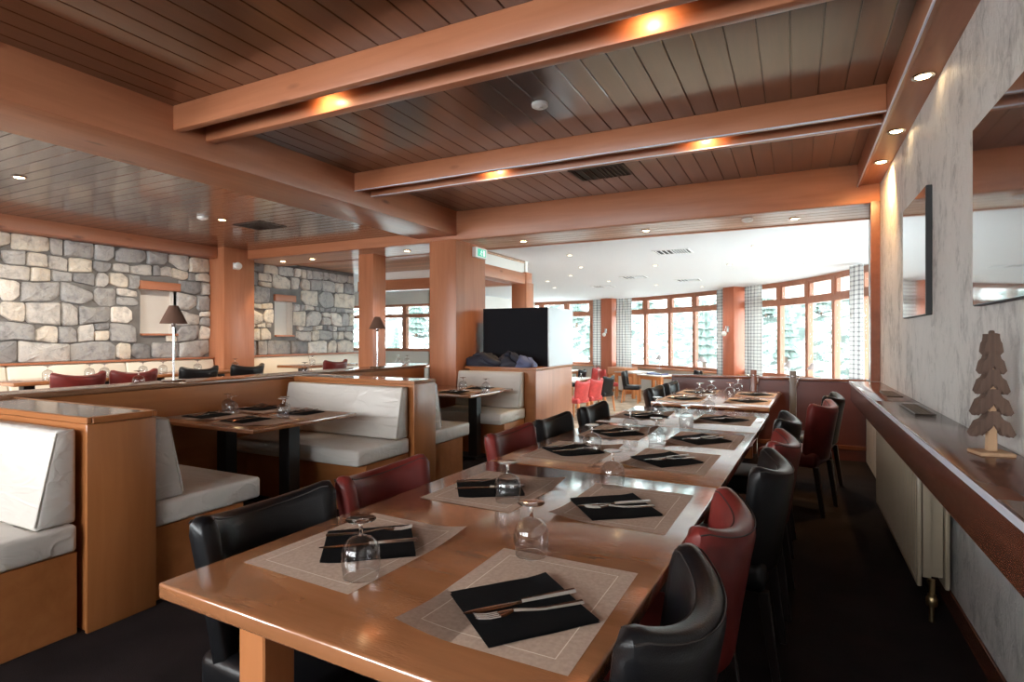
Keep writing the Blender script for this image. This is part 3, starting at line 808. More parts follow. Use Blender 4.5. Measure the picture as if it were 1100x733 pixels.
# ------------------------------------------------------------------ the long table
def make_table(n0, n1, s0, s1, label, group, leg_in=.28):
    loc = TW((n0+n1)/2, (s0+s1)/2); w = n1-n0; l = s1-s0
    t = thing('dining_table', label, 'table', loc, -A2, group)
    MB().box(-w/2, w/2, -l/2+.0015, l/2-.0015, .71, .75, .007, 3).build('tabletop', W_TABLE, t)
    for sx in (-1, 1):
        for sy in (-1, 1):
            x = sx*(w/2-leg_in-.045); y = sy*(l/2-.06)
            MB().box(x-.042, x+.042, y-.042, y+.042, 0, .709, .004).build('leg', W_TLEG, t)
    m = MB()
    for sx in (-1, 1): m.box(sx*(w/2-leg_in-.045)-.015, sx*(w/2-leg_in-.045)+.015, -l/2+.11, l/2-.11, .65, .7095)
    m.box(-(w/2-leg_in-.06), w/2-leg_in-.06, -.02, .02, .65, .7095)
    m.build('apron', W_TLEG, t)
    return t
GT = 'tables pushed together into one long row'
make_table(-1.425, -.353, .80, 2.38, 'orange wood dining table closest to the camera in the long row', GT)
make_table(-1.425, -.353, 2.38, 3.85, 'glossy wood dining table in the middle of the long row', GT)
make_table(-1.425, -.353, 3.85, 4.91, 'shorter wood dining table at the far end of the long row', GT)
make_table(-1.41, -.385, 5.32, 6.92, 'separate wood dining table standing before the dark parapet', GT)

# ------------------------------------------------------------------ place settings
def make_mat():
    m = MB(); rows = []
    nx, ny = 14, 18
    for i in range(nx+1):
        row = []
        for j in range(ny+1):
            x = -.1925 + .385*i/nx; y = -.245 + .49*j/ny
            c = (max(0, -x/.1925-.3)*max(0, -y/.245-.3))**1.5
            row.append((x, y, .0012 + .05*c))
        rows.append(row)
    m.grid(rows)
    r = bmesh.ops.solidify(m.bm, geom=list(m.bm.faces), thickness=.0006)
    return m.build('placemat', M_MAT)
matp = tag(make_mat(), '', 'placemat'); matp = Proto(matp)
def make_napkin():
    m = MB()
    def sheet(z, h, off):
        rows = []
        for i in range(11):
            row = []
            for j in range(11):
                x = -h + 2*h*i/10 + off; y = -h + 2*h*j/10
                zz = z + .0012*noise.noise(Vector((x*14, y*14, z*300))) + .008*max(0, x/h-.7)*max(0, y/h)*2
                row.append((x, y, zz))
            rows.append(row)
        return rows
    for z, h, off in ((.0015,.125,0),(.0045,.1245,.001),(.0075,.124,-.001)):
        k = len(m.bm.faces); m.grid(sheet(z, h, off)); m.bm.faces.ensure_lookup_table()
        bmesh.ops.solidify(m.bm, geom=list(m.bm.faces)[k:], thickness=.0022)
    return m.build('napkin', M_NAPKIN)
napp = Proto(tag(make_napkin(), '', 'napkin'))
def make_knife():
    t = thing('table_knife', '', 'knife')
    pts = [(-.135+.135*i/9, 0, .0035) for i in range(10)]
    MB().strip(pts, [.016,.0175,.017,.016,.0145,.0135,.0125,.0115,.011,.010], .006).build('handle', M_STEEL, t)
    pts = [(.0+.135*i/9, .002, .004) for i in range(10)]
    MB().strip(pts, [.010,.014,.018,.0195,.020,.020,.0195,.018,.014,.003], .0022).build('blade', M_STEEL, t)
    return t
def make_fork():
    t = thing('table_fork', '', 'fork')
    pts = [(-.125+.165*i/9, 0, .003+.010*max(0,(i-5)/4)**1.5) for i in range(10)]
    MB().strip(pts, [.016,.017,.0155,.0135,.0115,.0095,.0085,.0078,.008,.012], .004).build('handle', M_STEEL, t)
    m = MB(); m.strip([(.04,0,.013),(.052,0,.0115),(.064,0,.010),(.072,0,.0095)], [.012,.022,.0265,.027], .0025)
    for k in range(4):
        y = -.0105+.007*k
        m.strip([(.071,y,.0095),(.095,y,.0095),(.118,y,.013),(.125,y,.0155)], [.0042,.004,.0034,.0018], .0022)
    m.build('head', M_STEEL, t)
    return t
knp, fkp = Proto(make_knife()), Proto(make_fork())
def make_glass():
    t = thing('wine_glass', '', 'glass')      # upside down on its rim
    prof = [(.0430,0),(.0465,.022),(.0490,.046),(.0478,.064),(.0420,.081),(.0305,.0935),(.0155,.1003),(.0062,.1022)]
    m = MB(); rows = []
    n = 28
    for r, z in prof: rows.append([(r*math.cos(2*PI*i/n), r*math.sin(2*PI*i/n), z) for i in range(n)])
    for r, z in reversed(prof[:-1]):
        rows.append([((r-.0014)*math.cos(2*PI*i/n), (r-.0014)*math.sin(2*PI*i/n), max(0, z-.0011)) for i in range(n)])
    m.grid(rows, close=True); m.build('bowl', M_BOWL, t, smooth=60)
    MB().lathe([(.0062,.1023),(.0050,.108),(.0046,.118),(.0056,.130),(.0085,.1345)], 16).build('stem', M_GLASS, t, smooth=60)
    MB().lathe([(.009,.1346),(.022,.1385),(.0355,.1412),(.0375,.1425),(.037,.1437),(.015,.1440)], 28).build('foot', M_GLASS, t, smooth=60)
    MB().tube([(.0427*math.cos(2*PI*i/28), .0427*math.sin(2*PI*i/28), .0012) for i in range(29)], .0011, 6).build('rim', M_GLASS, t)
    return t
glp = Proto(make_glass())
ORD = ['first', 'second', 'third', 'fourth', 'fifth']
def lay(n, s, side, ang, z=.75, label='', mat=None, nap=None, glass=None, gmat='placemats on the dining tables', frame=TW, base=-A2, knife=True):
    """side +1: sitter at +n (aisle side)"""
    flip = PI if side < 0 else 0
    if mat: matp.put(frame(*mat[:2], z), base + mat[2] + flip + (0 if side > 0 else 0), 'beige woven placemat with pale border line, ' + label, gmat)
    zn = z + .0022
    if nap:
        a = math.radians(ang)
        napp.put(frame(nap[0], nap[1], zn), base + a + flip, 'folded black napkin, ' + label, 'black napkins on the dining tables')
        zc = zn + .0105
        px, py = -math.sin(a)*1, math.cos(a)*1     # across the cutlery
        k0, f0 = (-.0, -.048) if side > 0 else (-.035, .06)
        q = lambda o: (nap[0] + px*o, nap[1] + py*o)
        tip = base + a + (PI if side > 0 else 0)
        if knife:
            knp.put(frame(*q(k0), zc), tip + (0 if side > 0 else PI), 'steel table knife on black napkin, ' + label, 'table knives')
            fkp.put(frame(*q(f0), zc), tip - .04, 'steel table fork on black napkin, ' + label, 'table forks')
    if glass: glp.put(frame(glass[0], glass[1], z + .0024), 0, 'upturned wine glass, ' + label, 'upturned wine glasses')
RS = [((-.592,1.165,.03), (-.581,1.108), 52, (-.70,1.395)), ((-.612,1.97,.02), (-.637,1.92), 40, (-.735,2.195)), ((-.637,2.80,.0), (-.66,2.78), 52, (-.815,3.205)), ((-.595,3.46,.0), (-.616,3.43), 52, (-.79,3.89)), ((-.61,4.37,.0), (-.617,4.36), 53, (-.782,4.72))]
LS = [((-1.155,1.224,-.02), (-1.146,1.24), 42, (-1.012,1.065)), ((-1.125,1.94,.0), (-1.153,1.926), 36, (-1.005,1.81)), ((-1.14,2.775,.0), (-1.15,2.78), 50, (-1.045,2.79)), ((-1.125,3.49,.0), (-1.12,3.43), 48, (-1.045,3.46)), ((-1.21,4.345,.0), (-1.165,4.27), 48, (-1.095,4.33))]
for i, (m_, n_, a, g) in enumerate(RS): lay(0, 0, 1, a, label='%s place from the camera on the aisle side' % ORD[i], mat=m_, nap=n_, glass=g)
for i, (m_, n_, a, g) in enumerate(LS): lay(0, 0, -1, a, label='%s place from the camera on the booth side' % ORD[i], mat=m_, nap=n_, glass=g)
F4 = [(1, (-.60,5.74,0), (-.60,5.75), 50, (-.80,6.05), 'closer aisle-side place of the separate far table'), (1, (-.60,6.45,0), (-.60,6.42), 50, (-.79,6.62), 'farther aisle-side place of the separate far table'),
      (-1, (-1.19,5.72,0), (-1.17,5.68), 50, (-1.06,5.87), 'closer booth-side place of the separate far table'), (-1, (-1.18,6.44,0), (-1.16,6.41), 50, (-1.01,6.25), 'farther booth-side place of the separate far table')]
for sd, m_, n_, a, g, lab in F4: lay(0, 0, sd, a, label=lab, mat=m_, nap=n_, glass=g)

# ------------------------------------------------------------------ booth tables
def booth_table(x0, x1, y0, y1, label):
    t = thing('booth_table', label, 'table', ((x0+x1)/2, (y0+y1)/2, 0), 0, 'booth tables'); w = (x1-x0)/2; l = (y1-y0)/2
    MB().box(-w, w, -l, l, .722, .75, .006, 2).build('tabletop', W_TABLE, t)
    for sx in (-1, 1): MB().box(sx*w*.62-.055, sx*w*.62+.055, -.05, .05, .03, .72, .004).build('post', M_BLACKMETAL, t)
    MB().box(-w*.75, w*.75, -.125, .125, 0, .03, .006).build('foot_plate', M_BLACKMETAL, t)
    MB().box(-w*.7, w*.7, -.04, .04, .69, .7215).build('bracket', M_BLACKMETAL, t)
booth_table(-4.26, -3.145, 2.53, 3.50, 'wooden booth table on black posts between the first two dividers')
booth_table(-4.26, -2.99, 5.03, 6.0, 'wooden booth table in front of the bench below the jackets')
IDW = lambda x, y, z=0: (x, y, z)
bts = [((-3.56,2.80), PI/2, 'near outer place of the first booth table'), ((-3.50,3.27), -PI/2, 'far outer place of the first booth table'), ((-4.03,2.83), PI/2, 'near wall-side place of the first booth table'), ((-4.03,3.32), -PI/2, 'far wall-side place of the first booth table'),
       ((-3.35,5.28), PI/2, 'near outer place, booth table below the jackets'), ((-3.32,5.80), -PI/2, 'far outer place, booth table below the jackets')]
for (p, r, lab) in bts:
    z = .75
    matp.put((p[0]+(.09 if p[0] > -3.8 and p[1] < 4 else (.02 if p[1] < 4 else 0)), p[1], z), r, 'beige woven placemat with pale border line, ' + lab, 'placemats on the dining tables')
    napp.put((p[0]-.0, p[1], z+.0022), r, 'folded black napkin, ' + lab, 'black napkins on the dining tables')
    dx = .03
    knp.put((p[0]+dx, p[1], z+.0127), r if r > 0 else r, 'steel table knife on black napkin, ' + lab, 'table knives')
    fkp.put((p[0]-dx, p[1], z+.0127), r if r > 0 else r, 'steel table fork on black napkin, ' + lab, 'table forks')
for (x, y, lab) in ((-3.96,2.99,'wall-side pair on the first booth table, the closer one'), (-4.15,3.10,'wall-side pair on the first booth table, the one against the low wall'), (-3.44,3.03,'outer pair on the first booth table, the closer one'), (-3.53,3.12,'outer pair on the first booth table, the one behind'),
                    (-3.44,5.60,'booth table below the jackets, by the low wall'), (-3.09,5.52,'booth table below the jackets, the one by its outer edge')):
    glp.put((x, y, .7504), 0, 'upturned wine glass, ' + lab, 'upturned wine glasses')

# ------------------------------------------------------------------ lamps on the low wall
def table_lamp(loc, h, r, label, shade, metal, group, scale=1):
    t = thing('table_lamp', label, 'lamp', loc, 0, group)
    MB().lathe([(.085,0),(.088,.006),(.085,.012),(.012,.018)], 24).build('base', metal, t)
    MB().lathe([(.0075,.016),(.0075,h-.16)], 12).build('stem', metal, t)
    MB().lathe([(.013,h-.175),(.018,h-.165),(.018,h-.125),(.010,h-.115)], 14).build('socket', metal, t)
    m = MB(); n = 28
    pr = [(r,h-.145),(r*.33,h),(r*.31,h),(r*.97,h-.143)]
    m.grid([[(a*math.cos(2*PI*i/n), a*math.sin(2*PI*i/n), z) for i in range(n)] for a, z in pr], close=True)
    m.build('lamp_shade', shade, t, smooth=50)
    MB().box(-r*.34, r*.34, -.002, .002, h-.012, h-.008).box(-.002, .002, -r*.34, r*.34, h-.012, h-.008).tube([(0,0,h-.12),(0,0,h-.01)], .003).build('shade_carrier', metal, t)
table_lamp((-4.50, 2.87, 1.0), .61, .10, 'table lamp with dark brown cone shade in front of the stone wall', M_SHADE, M_CHROME, 'lamps on the low wall')
table_lamp((-4.47, 5.33, 1.0), .60, .10, 'table lamp with dark cone shade beside the column on the low wall', M_SHADE, M_CHROME, 'lamps on the low wall')

# ------------------------------------------------------------------ left dining area behind the low wall
def side_table(x0, x1, y0, y1, label, zf=.15):
    t = thing('side_table', label, 'table', ((x0+x1)/2, (y0+y1)/2, zf), 0, 'tables beyond the low wall'); w = (x1-x0)/2; l = (y1-y0)/2
    MB().box(-w, w, -l, l, .725, .765, .006, 2).build('tabletop', W_TABLE, t)
    for sy in (-1, 1): MB().box(-.05, .05, sy*l*.6-.05, sy*l*.6+.05, .03, .724, .004).build('post', M_BLACKMETAL, t)
    MB().box(-w*.7, w*.7, -l*.7, l*.7, 0, .03, .005).build('foot_plate', M_BLACKMETAL, t)
side_table(-7.36, -6.72, 2.72, 3.92, 'table before the cream banquette, behind the two burgundy chairs')
side_table(-7.36, -6.72, 4.02, 5.40, 'table before the cream banquette, behind the two black chairs')
side_table(-7.36, -6.72, 6.36, 7.50, 'table before the banquette right of the corner column')
side_table(-5.65, -4.95, 2.55, 3.75, 'table just beyond the low wall, by the nearer lamp')
side_table(-5.65, -4.95, 4.35, 5.55, 'table just beyond the low wall, by the farther lamp')
for (p, y, lab) in ((red, 3.18, 'burgundy leather chair beyond the low wall, further from the lamp'), (red, 3.72, 'burgundy leather chair beyond the low wall, next to the lamp'), (black, 4.48, 'black leather chair beyond the low wall, just past the lamp'), (black, 5.17, 'black leather chair beyond the low wall, beside the corner column'), (red, 6.78, 'burgundy leather chair beyond the low wall, under the second niche')):
    p.put((-6.70, y, .15), PI, lab, 'chairs beyond the low wall')
for (y, lab) in ((3.10,'end of the first banquette table'), (3.49,'first banquette table, above the first burgundy chair'), (3.64,'first banquette table, between the burgundy chairs'), (4.06,'second banquette table, its end next to the burgundy chair'), (4.30,'second banquette table, below the niche'), (4.75,'second banquette table, above the black chair'), (5.30,'second banquette table, next to the corner column'), (6.75,'banquette table right of the corner column')):
    glp.put((-6.95 if y < 6 else -7.0, y, .9154), 0, 'upturned wine glass, ' + lab, 'upturned wine glasses')
for (y, lab) in ((3.0,'table beyond the low wall by the nearer lamp'), (4.9,'table beyond the low wall by the farther lamp')):
    glp.put((-5.2, y, .9154), 0, 'upturned wine glass, ' + lab, 'upturned wine glasses')
side_table(-6.2, -5.2, 7.3, 7.9, 'table between the two columns with bright glossy top')
for (x, lab) in ((-5.93,'left one of two on the table between the columns'), (-5.75,'right one of two on the table between the columns')):
    glp.put((x, 7.6, .9154), 0, 'upturned wine glass, ' + lab, 'upturned wine glasses')

# ------------------------------------------------------------------ ceiling fittings
def spot_light(name, loc, e, size=math.radians(95), c=(1,.72,.42), r=.04, d=None, blend=.6):
    l = bpy.data.lights.new(name, 'SPOT'); l.energy = e; l.spot_size = size; l.spot_blend = blend; l.color = c; l.shadow_soft_size = r
    o = bpy.data.objects.new(name, l); col.objects.link(o); o.location = loc
    if d is not None: o.rotation_euler = Vector(d).to_track_quat('-Z', 'Y').to_euler()
    return o
def make_spot(lens, group):
    t = thing('ceiling_spotlight', '', 'spotlight', (0,0,0), 0, group)
    MB().lathe([(.034,0),(.052,0),(.055,-.004),(.050,-.010),(.040,-.008),(.034,-.002)], 20).build('ring', M_RING, t)
    MB().lathe([(.001,-.006),(.032,-.008),(.040,-.002),(.040,.0)], 16).build('lens', lens, t)
    return t
spotp = Proto(make_spot(M_LAMPWARM, 'recessed ceiling spotlights'))
farp = Proto(make_spot(M_LAMPFAR, 'spotlights in the white ceiling'))
for (x, y, z, lab) in ((-5.90,.50,2.72,'recessed ceiling spotlight added in dark boards, unseen beside the camera'), (-5.91,2.43,2.72,'recessed ceiling spotlight in dark boards, nearer the left frame edge'), (-5.94,4.36,2.72,'recessed ceiling spotlight in dark boards beside the vent and smoke detector'),  # first one is out of view, added to brighten the stone wall
        (-7.45,6.56,2.595,'recessed spotlight in the soffit in front of the second niche, first from the corner column'), (-6.80,6.56,2.595,'recessed spotlight in the soffit, second from the corner column'), (-4.96,6.56,2.595,'recessed spotlight in the soffit between the two big columns'),
        (-3.13,6.58,2.595,'recessed spotlight in the soffit just past the exit sign column'), (-1.55,6.56,2.595,'recessed spotlight in the soffit, middle of the wide opening'), (-.01,6.60,2.595,'recessed spotlight in the soffit nearest the right wall')):
    spotp.put((x, y, z), 0, lab, 'recessed ceiling spotlights')
    spot_light('spot_lamp', (x, y, z-.03), 110 if y < 5 else 42, math.radians(150) if y < 5 else math.radians(95), (1,.86,.70) if y < 5 else (1,.72,.42), d=(-.35,0,-1) if y < 5 else (0,0,-1))
for (y, lab) in ((3.70,'recessed spotlight in the boxed beam over the wall, closest to camera'), (4.60,'recessed spotlight in the boxed beam over the wall, middle one'), (5.35,'glowing spotlight in the boxed beam beside the stucco wall end')):
    spotp.put((.612, y, 2.755), 0, lab, 'recessed ceiling spotlights')
spot_light('spot_lamp', (.60, 5.35, 2.71), 70, math.radians(130), (1,.55,.2), d=(.25,.55,-1))
for i, (x, y) in enumerate(((-4.884,9.794),(-3.289,8.667),(-3.66,10.245),(-4.35,11.52),(-5.27,12.41),(-5.78,14.1),(-2.33,10.6),(-3.97,13.06),(-3.165,14.52),(-2.2,15.59),(-1.08,11.08),(-.53,9.0),(.19,11.57))):
    labs = ['beside the wooden column under its corner', 'closest to the soffit of the wide opening', 'second behind the soffit spotlight by the column', 'above the tall dark screen', 'above the pale screen end', 'farthest along the column side', 'behind the large white vent', 'between the two middle vents', 'beyond the middle vent', 'closest to the curved windows by the pillar', 'midway to the sconce pillar', 'alone near the soffit, aisle side', 'closest to the last windows by the wall']
    spot_light('far_spot_lamp', (x, y, 2.67), 60, math.radians(140), (.90,.95,1), .05, (0,0,-1), 1)
    farp.put((x, y, 2.70), 0, 'small warm spotlight in white ceiling, ' + labs[i], 'spotlights in the white ceiling')
# lamps hidden between the paired boards of the cross beams
def make_cove():
    t = thing('trough_lamp', '', 'lamp')
    MB().lathe([(.022,0),(.030,.005),(.030,.075),(.024,.085)], 16).build('housing', M_RING, t)
    MB().lathe([(.001,-.002),(.02,-.002),(.022,0)], 14).build('lens', M_LAMPWARM, t)
    return t
cove = Proto(make_cove())
for (x, y, lab) in ((-2.64,2.595,'lamp hidden between the boards of the front cross beam, toward the booths'), (-.60,2.595,'lamp hidden between the boards of the front cross beam, toward the wall'), (-2.42,4.385,'lamp hidden between the boards of the rear cross beam, toward the booths'), (-.60,4.385,'lamp hidden between the boards of the rear cross beam, toward the wall')):
    cove.put((x, y, 2.865), 0, lab, 'lamps inside the cross beams')
    spot_light('trough_glow', (x, y-.01, 2.85), 5, math.radians(160), (1,.56,.26), .015, d=(0,.75,-.35), blend=1)
# vents, detectors
def ceil_vent(x, y, z, w, l, label, fm, back, group):
    t = thing('ceiling_vent', label, 'vent', (x, y, z), 0, group)
    m = MB(); m.box(-w, w, -l, -l+.025, -.008, 0).box(-w, w, l-.025, l, -.008, 0).box(-w, -w+.025, -l, l, -.008, 0).box(w-.025, w, -l, l, -.008, 0); m.build('frame', fm, t)
    m = MB()
    for k in (-.62, -.4, -.2): m.box(w*k*1.3-.004, w*k*1.3+.004, -l*.9, l*.9, -.012, -.001)
    for k in (.0, .15, .3, .45, .6, .75): m.box(w*k, w*k+.008, -l*.9, l*.9, -.014, -.001)
    m.build('louvers', fm, t)
    MB().box(-w+.02, w-.02, -l+.02, l-.02, -.002, -.0005).build('cavity', back, t)
ceil_vent(-1.68, 5.28, 2.95, .27, .20, 'dark square air vent in the boards behind the rear cross beam', M_DARKVENT, M_VENTBACK, 'ceiling vents')
ceil_vent(-5.84, 4.80, 2.72, .24, .19, 'dark square air vent in the ceiling above the stone wall side', M_DARKVENT, M_VENTBACK, 'ceiling vents')
for (x, y, lab) in ((-1.72,9.05,'white air vent in the white ceiling, largest and closest'), (-3.22,12.5,'white air vent in the white ceiling, second behind the soffit'), (-4.53,14.4,'white air vent in the white ceiling, farthest by the window pillar'), (-2.25,13.68,'white air vent in the white ceiling, toward the curved windows')):
    ceil_vent(x, y, 2.70, .28, .24, lab, M_VENTWHITE, M_VENTBACK, 'white ceiling vents')
def detector(loc, label):
    t = thing('smoke_detector', label, 'smoke detector', loc, 0, 'smoke detectors')
    MB().lathe([(.055,0),(.058,-.008),(.055,-.022),(.04,-.030),(.001,-.031)], 24).build('housing', M_WHITEPL, t)
    MB().lathe([(.022,-.0305),(.022,-.037),(.001,-.0375)], 16).build('sensor_cap', M_WHITEPL, t)
detector((-1.56,3.54,2.95), 'round white smoke detector between the two cross beams')
detector((-6.0,4.16,2.72), 'round white smoke detector in the dark ceiling by the vent')
detector((-.45,6.4,2.594), 'small white detector disc in the soffit toward the right wall')
t = thing('wall_sensor', 'white round motion sensor on top of the corner column', 'sensor', (-7.70, 5.88, 2.45))
MB().lathe([(.03,0),(.03,.02),(.055,.03),(.06,.06),(.045,.095),(.001,.105)], 20, M=Matrix.Rotation(PI/2, 4, 'Y')).build('dome', M_WHITEPL, t)
MB().box(0, .012, -.05, .05, -.05, .05, .003).build('back_plate', M_WHITEPL, t)
# exit sign on the column's side
t = thing('exit_sign', 'small white emergency exit sign with green running figure on the column', 'sign', (-3.829, 6.62, 2.42))
MB().box(0, .06, -.155, .155, 0, .135, .006, 2).build('housing', M_WHITEPL, t)
MB().box(.0602, .0625, -.11, .11, .018, .117, .001).build('face', M_GREEN, t)
m = MB(); m.box(.0627, .0637, .03, .085, .03, .105)      # door
m.lathe([(.001,0),(.009,0),(.009,.001),(.001,.001)], 12, M=Matrix.Translation((.0627,-.01,.098)) @ Matrix.Rotation(PI/2,4,'Y'))
for a, b in (((-.012,.085),(-.030,.060)), ((-.030,.060),(-.008,.044)), ((-.008,.044),(-.016,.026)), ((-.030,.060),(-.052,.040)), ((-.014,.083),(.010,.070)), ((-.018,.084),(-.040,.078))):
    m.tube([(.0632,a[0],a[1]),(.0632,b[0],b[1])], .005, 5)
m.build('pictogram', M_SIGNWHITE, t)

# ------------------------------------------------------------------ parapet between the rooms
YP = 7.2
for (x0, x1, lab) in ((-1.38, -.47, 'dark brown divider panel behind the separate far table, its end by the steps'), (-.40, -.06, 'dark brown divider panel between the two posts'), (.01, .686, 'dark brown divider panel between the last post and the wall shelf')):
    t = thing('parapet', lab, 'parapet', ((x0+x1)/2, YP, 0), 0, 'dark panels between the rooms'); w = (x1-x0)/2
    MB().box(-w, w, 0, .06, 0, .862, .004).build('panel', W_PAR, t)
    MB().box(-w, w, -.012, .072, .865, .895, .006, 2).build('cap_rail', W_FASCIA, t)
    MB().box(-w, w, -.016, -.001, .12, .17, .004).build('foot_rail', W_FASCIA, t)
for (x, m_, lab) in ((-.435, W_FASCIA, 'brown post with small chrome arms between the dark panels'), (-.025, M_POST, 'greyish post with small chrome arms, the one closer to the wall')):
    t = thing('divider_post', lab, 'post', (x, YP-.02, 0), 0, 'posts between the dark panels')
    MB().box(-.033, .033, -.03, .03, 0, .975, .005, 2).build('post', m_, t)
    m = MB(); m.lathe([(.03,.905),(.036,.91),(.036,.918),(.03,.922)], 14)
    for sx in (-1, 1):
        m.tube([(sx*.03,0,.91),(sx*.055,-.02,.91),(sx*.07,-.02,.91)], .007, 8)
        m.lathe([(.004,0),(.018,.002),(.018,.006),(.004,.008)], 12, (sx*.07,-.02,.908))
    m.tube([(.05,-.035,.885),(.045,-.045,.84),(.04,-.04,.80)], [.014,.010,.005], 8)
    m.build('chrome_arms', M_CHROME, t)

# ------------------------------------------------------------------ curved window wall of the far room
PTS = [(-11.5,19.9),(-8.63,19.77),(-7.56,19.63),(-6.53,19.47),(-5.71,19.28),(-4.45,18.87),(-3.53,18.25),(-2.69,17.69),(-1.9,16.96),(-1.31,16.40),(-.32,15.37),(.28,14.54),(.76,13.61),(1.18,12.63),(1.5,11.4),(1.66,10.3),(1.70,9.2),(1.70,8.1),(1.70,7.05)]
PILLARS = {4, 9}
wn = 2
ZS, ZT, ZH = .38, 2.13, 2.70
def window(a, b, idx):
    a, b = Vector((*a, 0)), Vector((*b, 0)); d = b-a; l = d.length; ang = math.atan2(d.y, d.x)
    r = bpy.data.objects.new('window_%d' % idx, None); col.objects.link(r); r['kind'] = 'structure'
    r.location = a; r.rotation_euler = (0,0,ang)
    m = MB()
    m.box(0, .06, -.06, .06, ZS, ZH).box(l-.06, l, -.06, .06, ZS, ZH).box(.06, l-.06, -.06, .06, ZS, ZS+.09).box(.06, l-.06, -.06, .06, ZT, ZT+.12).box(.06, l-.06, -.06, .06, ZH-.07, ZH)
    m.box(.06, .11, -.045, .045, ZT+.12, ZH-.07).box(l-.11, l-.06, -.045, .045, ZT+.12, ZH-.07).box(.11, l-.11, -.045, .045, ZT+.12, ZT+.17).box(.11, l-.11, -.045, .045, ZH-.12, ZH-.07)
    m.build('frame', W_ORANGE, r)['kind'] = 'structure'
    MB().box(.06, l-.06, -.004, .004, ZS+.09, ZT).box(.11, l-.11, -.004, .004, ZT+.17, ZH-.12).build('pane', M_PANE, r)['kind'] = 'structure'
    return r
for i, (a, b) in enumerate(zip(PTS, PTS[1:])):
    window(a, b, wn); wn += 1
m = MB(); ms = MB()
for a, b in zip(PTS, PTS[1:]):
    a, b = Vector((*a,0)), Vector((*b,0)); d = (b-a); l = d.length; M = Matrix.Translation(a) @ Matrix.Rotation(math.atan2(d.y, d.x), 4, 'Z')
    m.box(-.02, l+.02, -.06, .10, -.45, ZS, M=M); ms.box(-.03, l+.03, -.30, .06, ZS-.035, ZS, M=M)
struct(m.build('wall_window_side', M_PLASTER)); struct(ms.build('trim_5', W_FARLEG))
for i in PILLARS:
    x, y = PTS[i]; a, b = Vector((*PTS[i-1],0)), Vector((*PTS[i+1],0)); ang = math.atan2((b-a).y, (b-a).x)
    m = MB(); m.box(-.22, .22, -.42, .02, -.40, 2.70, .01, 2)
    struct(m.build('pillar', wood('pillar_wood_%d' % i, (.40,.10,.045), (.52,.16,.08), 'z', .4), loc=(x, y, 0), rot=ang))
    s = thing('wall_sconce', 'chrome wall sconce with opal globe on the ' + ('pillar toward the columns' if i == 4 else 'pillar in the middle of the windows'), 'sconce', (x, y, 1.50), ang, 'sconces on the window pillars')
    m = MB(); m.lathe([(.001,-.43),(.05,-.43),(.05,-.445),(.02,-.46),(.001,-.46)], 14, M=Matrix.Rotation(-PI/2,4,'X') @ Matrix.Translation((0,0,.0)))
    m.bm.clear() if False else None
    m.bm.free(); m = MB()
    m.box(-.045, .045, -.44, -.42, .0, .16, .01, 2).tube([(0,-.44,.12),(.02,-.50,.16),(.02,-.54,.06),(0,-.55,.0)], .012, 8); m.build('arm', M_CHROME, s)
    MB().lathe([(.001,-.09),(.045,-.075),(.065,-.03),(.055,.015),(.025,.04),(.001,.04)], 16, (0,-.55,-.02)).build('globe', M_GLOBE, s)
def curtain(x, y, ang, w, label, z0=.30, z1=2.68):
    m = MB(); rows = []; n = 40; per = w/4.5
    uv = []
    for k in range(2):
        z = (z0, z1)[k]
        rows.append([(-w/2 + w*i/n, -.12 + .045*math.sin(2*PI*(w*i/n)/per)*(1.15 if k == 0 else .8), z) for i in range(n+1)])
    m.grid(rows)
    ul = m.bm.loops.layers.uv.new('UVMap')
    for f in m.bm.faces:
        for l in f.loops: l[ul].uv = ((l.vert.co.x + w/2)*1.35, l.vert.co.z)
    bmesh.ops.solidify(m.bm, geom=list(m.bm.faces), thickness=.006)
    o = m.build('curtain', M_CURTAIN, None, smooth=60, loc=(x, y, 0), rot=ang)
    tag(o, label, 'curtain', 'checked curtains at the curved windows')
curtain(-6.12, 19.20, -.2, .50, 'checked curtain on the column side of the first window pillar')
curtain(-5.12, 18.82, -.33, .62, 'checked curtain on the inner side of the first window pillar')
curtain(-1.72, 16.52, -.78, .42, 'narrow checked curtain drawn beside the middle window pillar')
curtain(-.88, 15.72, -.80, .62, 'wide checked curtain right of the middle window pillar')
curtain(1.10, 12.15, -1.2, .45, 'checked curtain at the last window beside the wall mirror')

# side walls of the far room and the straight window wall behind the left columns
struct(MB().box(.69, 1.8, 6.96, 7.02, -.45, 2.75).build('wall_far_right', M_PLASTER))
struct(MB().box(-9.1, -8.9, 13.0, 19.85, -.45, 2.75).box(-13.2, -13.0, 9, 13.2, -.45, 2.75).box(-13.2, XL-.2, 8.85, 9.05, -.45, 3.06).build('wall_far_left', M_PLASTER))
struct(MB().box(-13.1, -8.9, 13.0, 13.15, -.45, .97).box(-13.1, -8.9, 13.0, 13.15, 2.30, 2.75).build('wall_far_back', M_PLASTER))
def flat_window(x0, x1, idx):
    r = bpy.data.objects.new('window_%d' % idx, None); col.objects.link(r); r['kind'] = 'structure'; r.location = (x0, 13.05, 0)
    l = x1-x0; z0, z1, zt = .97, 2.30, 1.92
    MB().box(0, .07, -.06, .06, z0, z1).box(l-.07, l, -.06, .06, z0, z1).box(.07, l-.07, -.06, .06, z0, z0+.08).box(.07, l-.07, -.06, .06, zt, zt+.10).box(.07, l-.07, -.06, .06, z1-.07, z1).build('frame', W_ORANGE, r)['kind'] = 'structure'
    MB().box(.07, l-.07, -.004, .004, z0+.08, zt).box(.07, l-.07, -.004, .004, zt+.10, z1-.07).build('pane', M_PANE, r)['kind'] = 'structure'
for k in range(4): flat_window(-13.0+1.025*k, -13.0+1.025*(k+1), wn); wn += 1

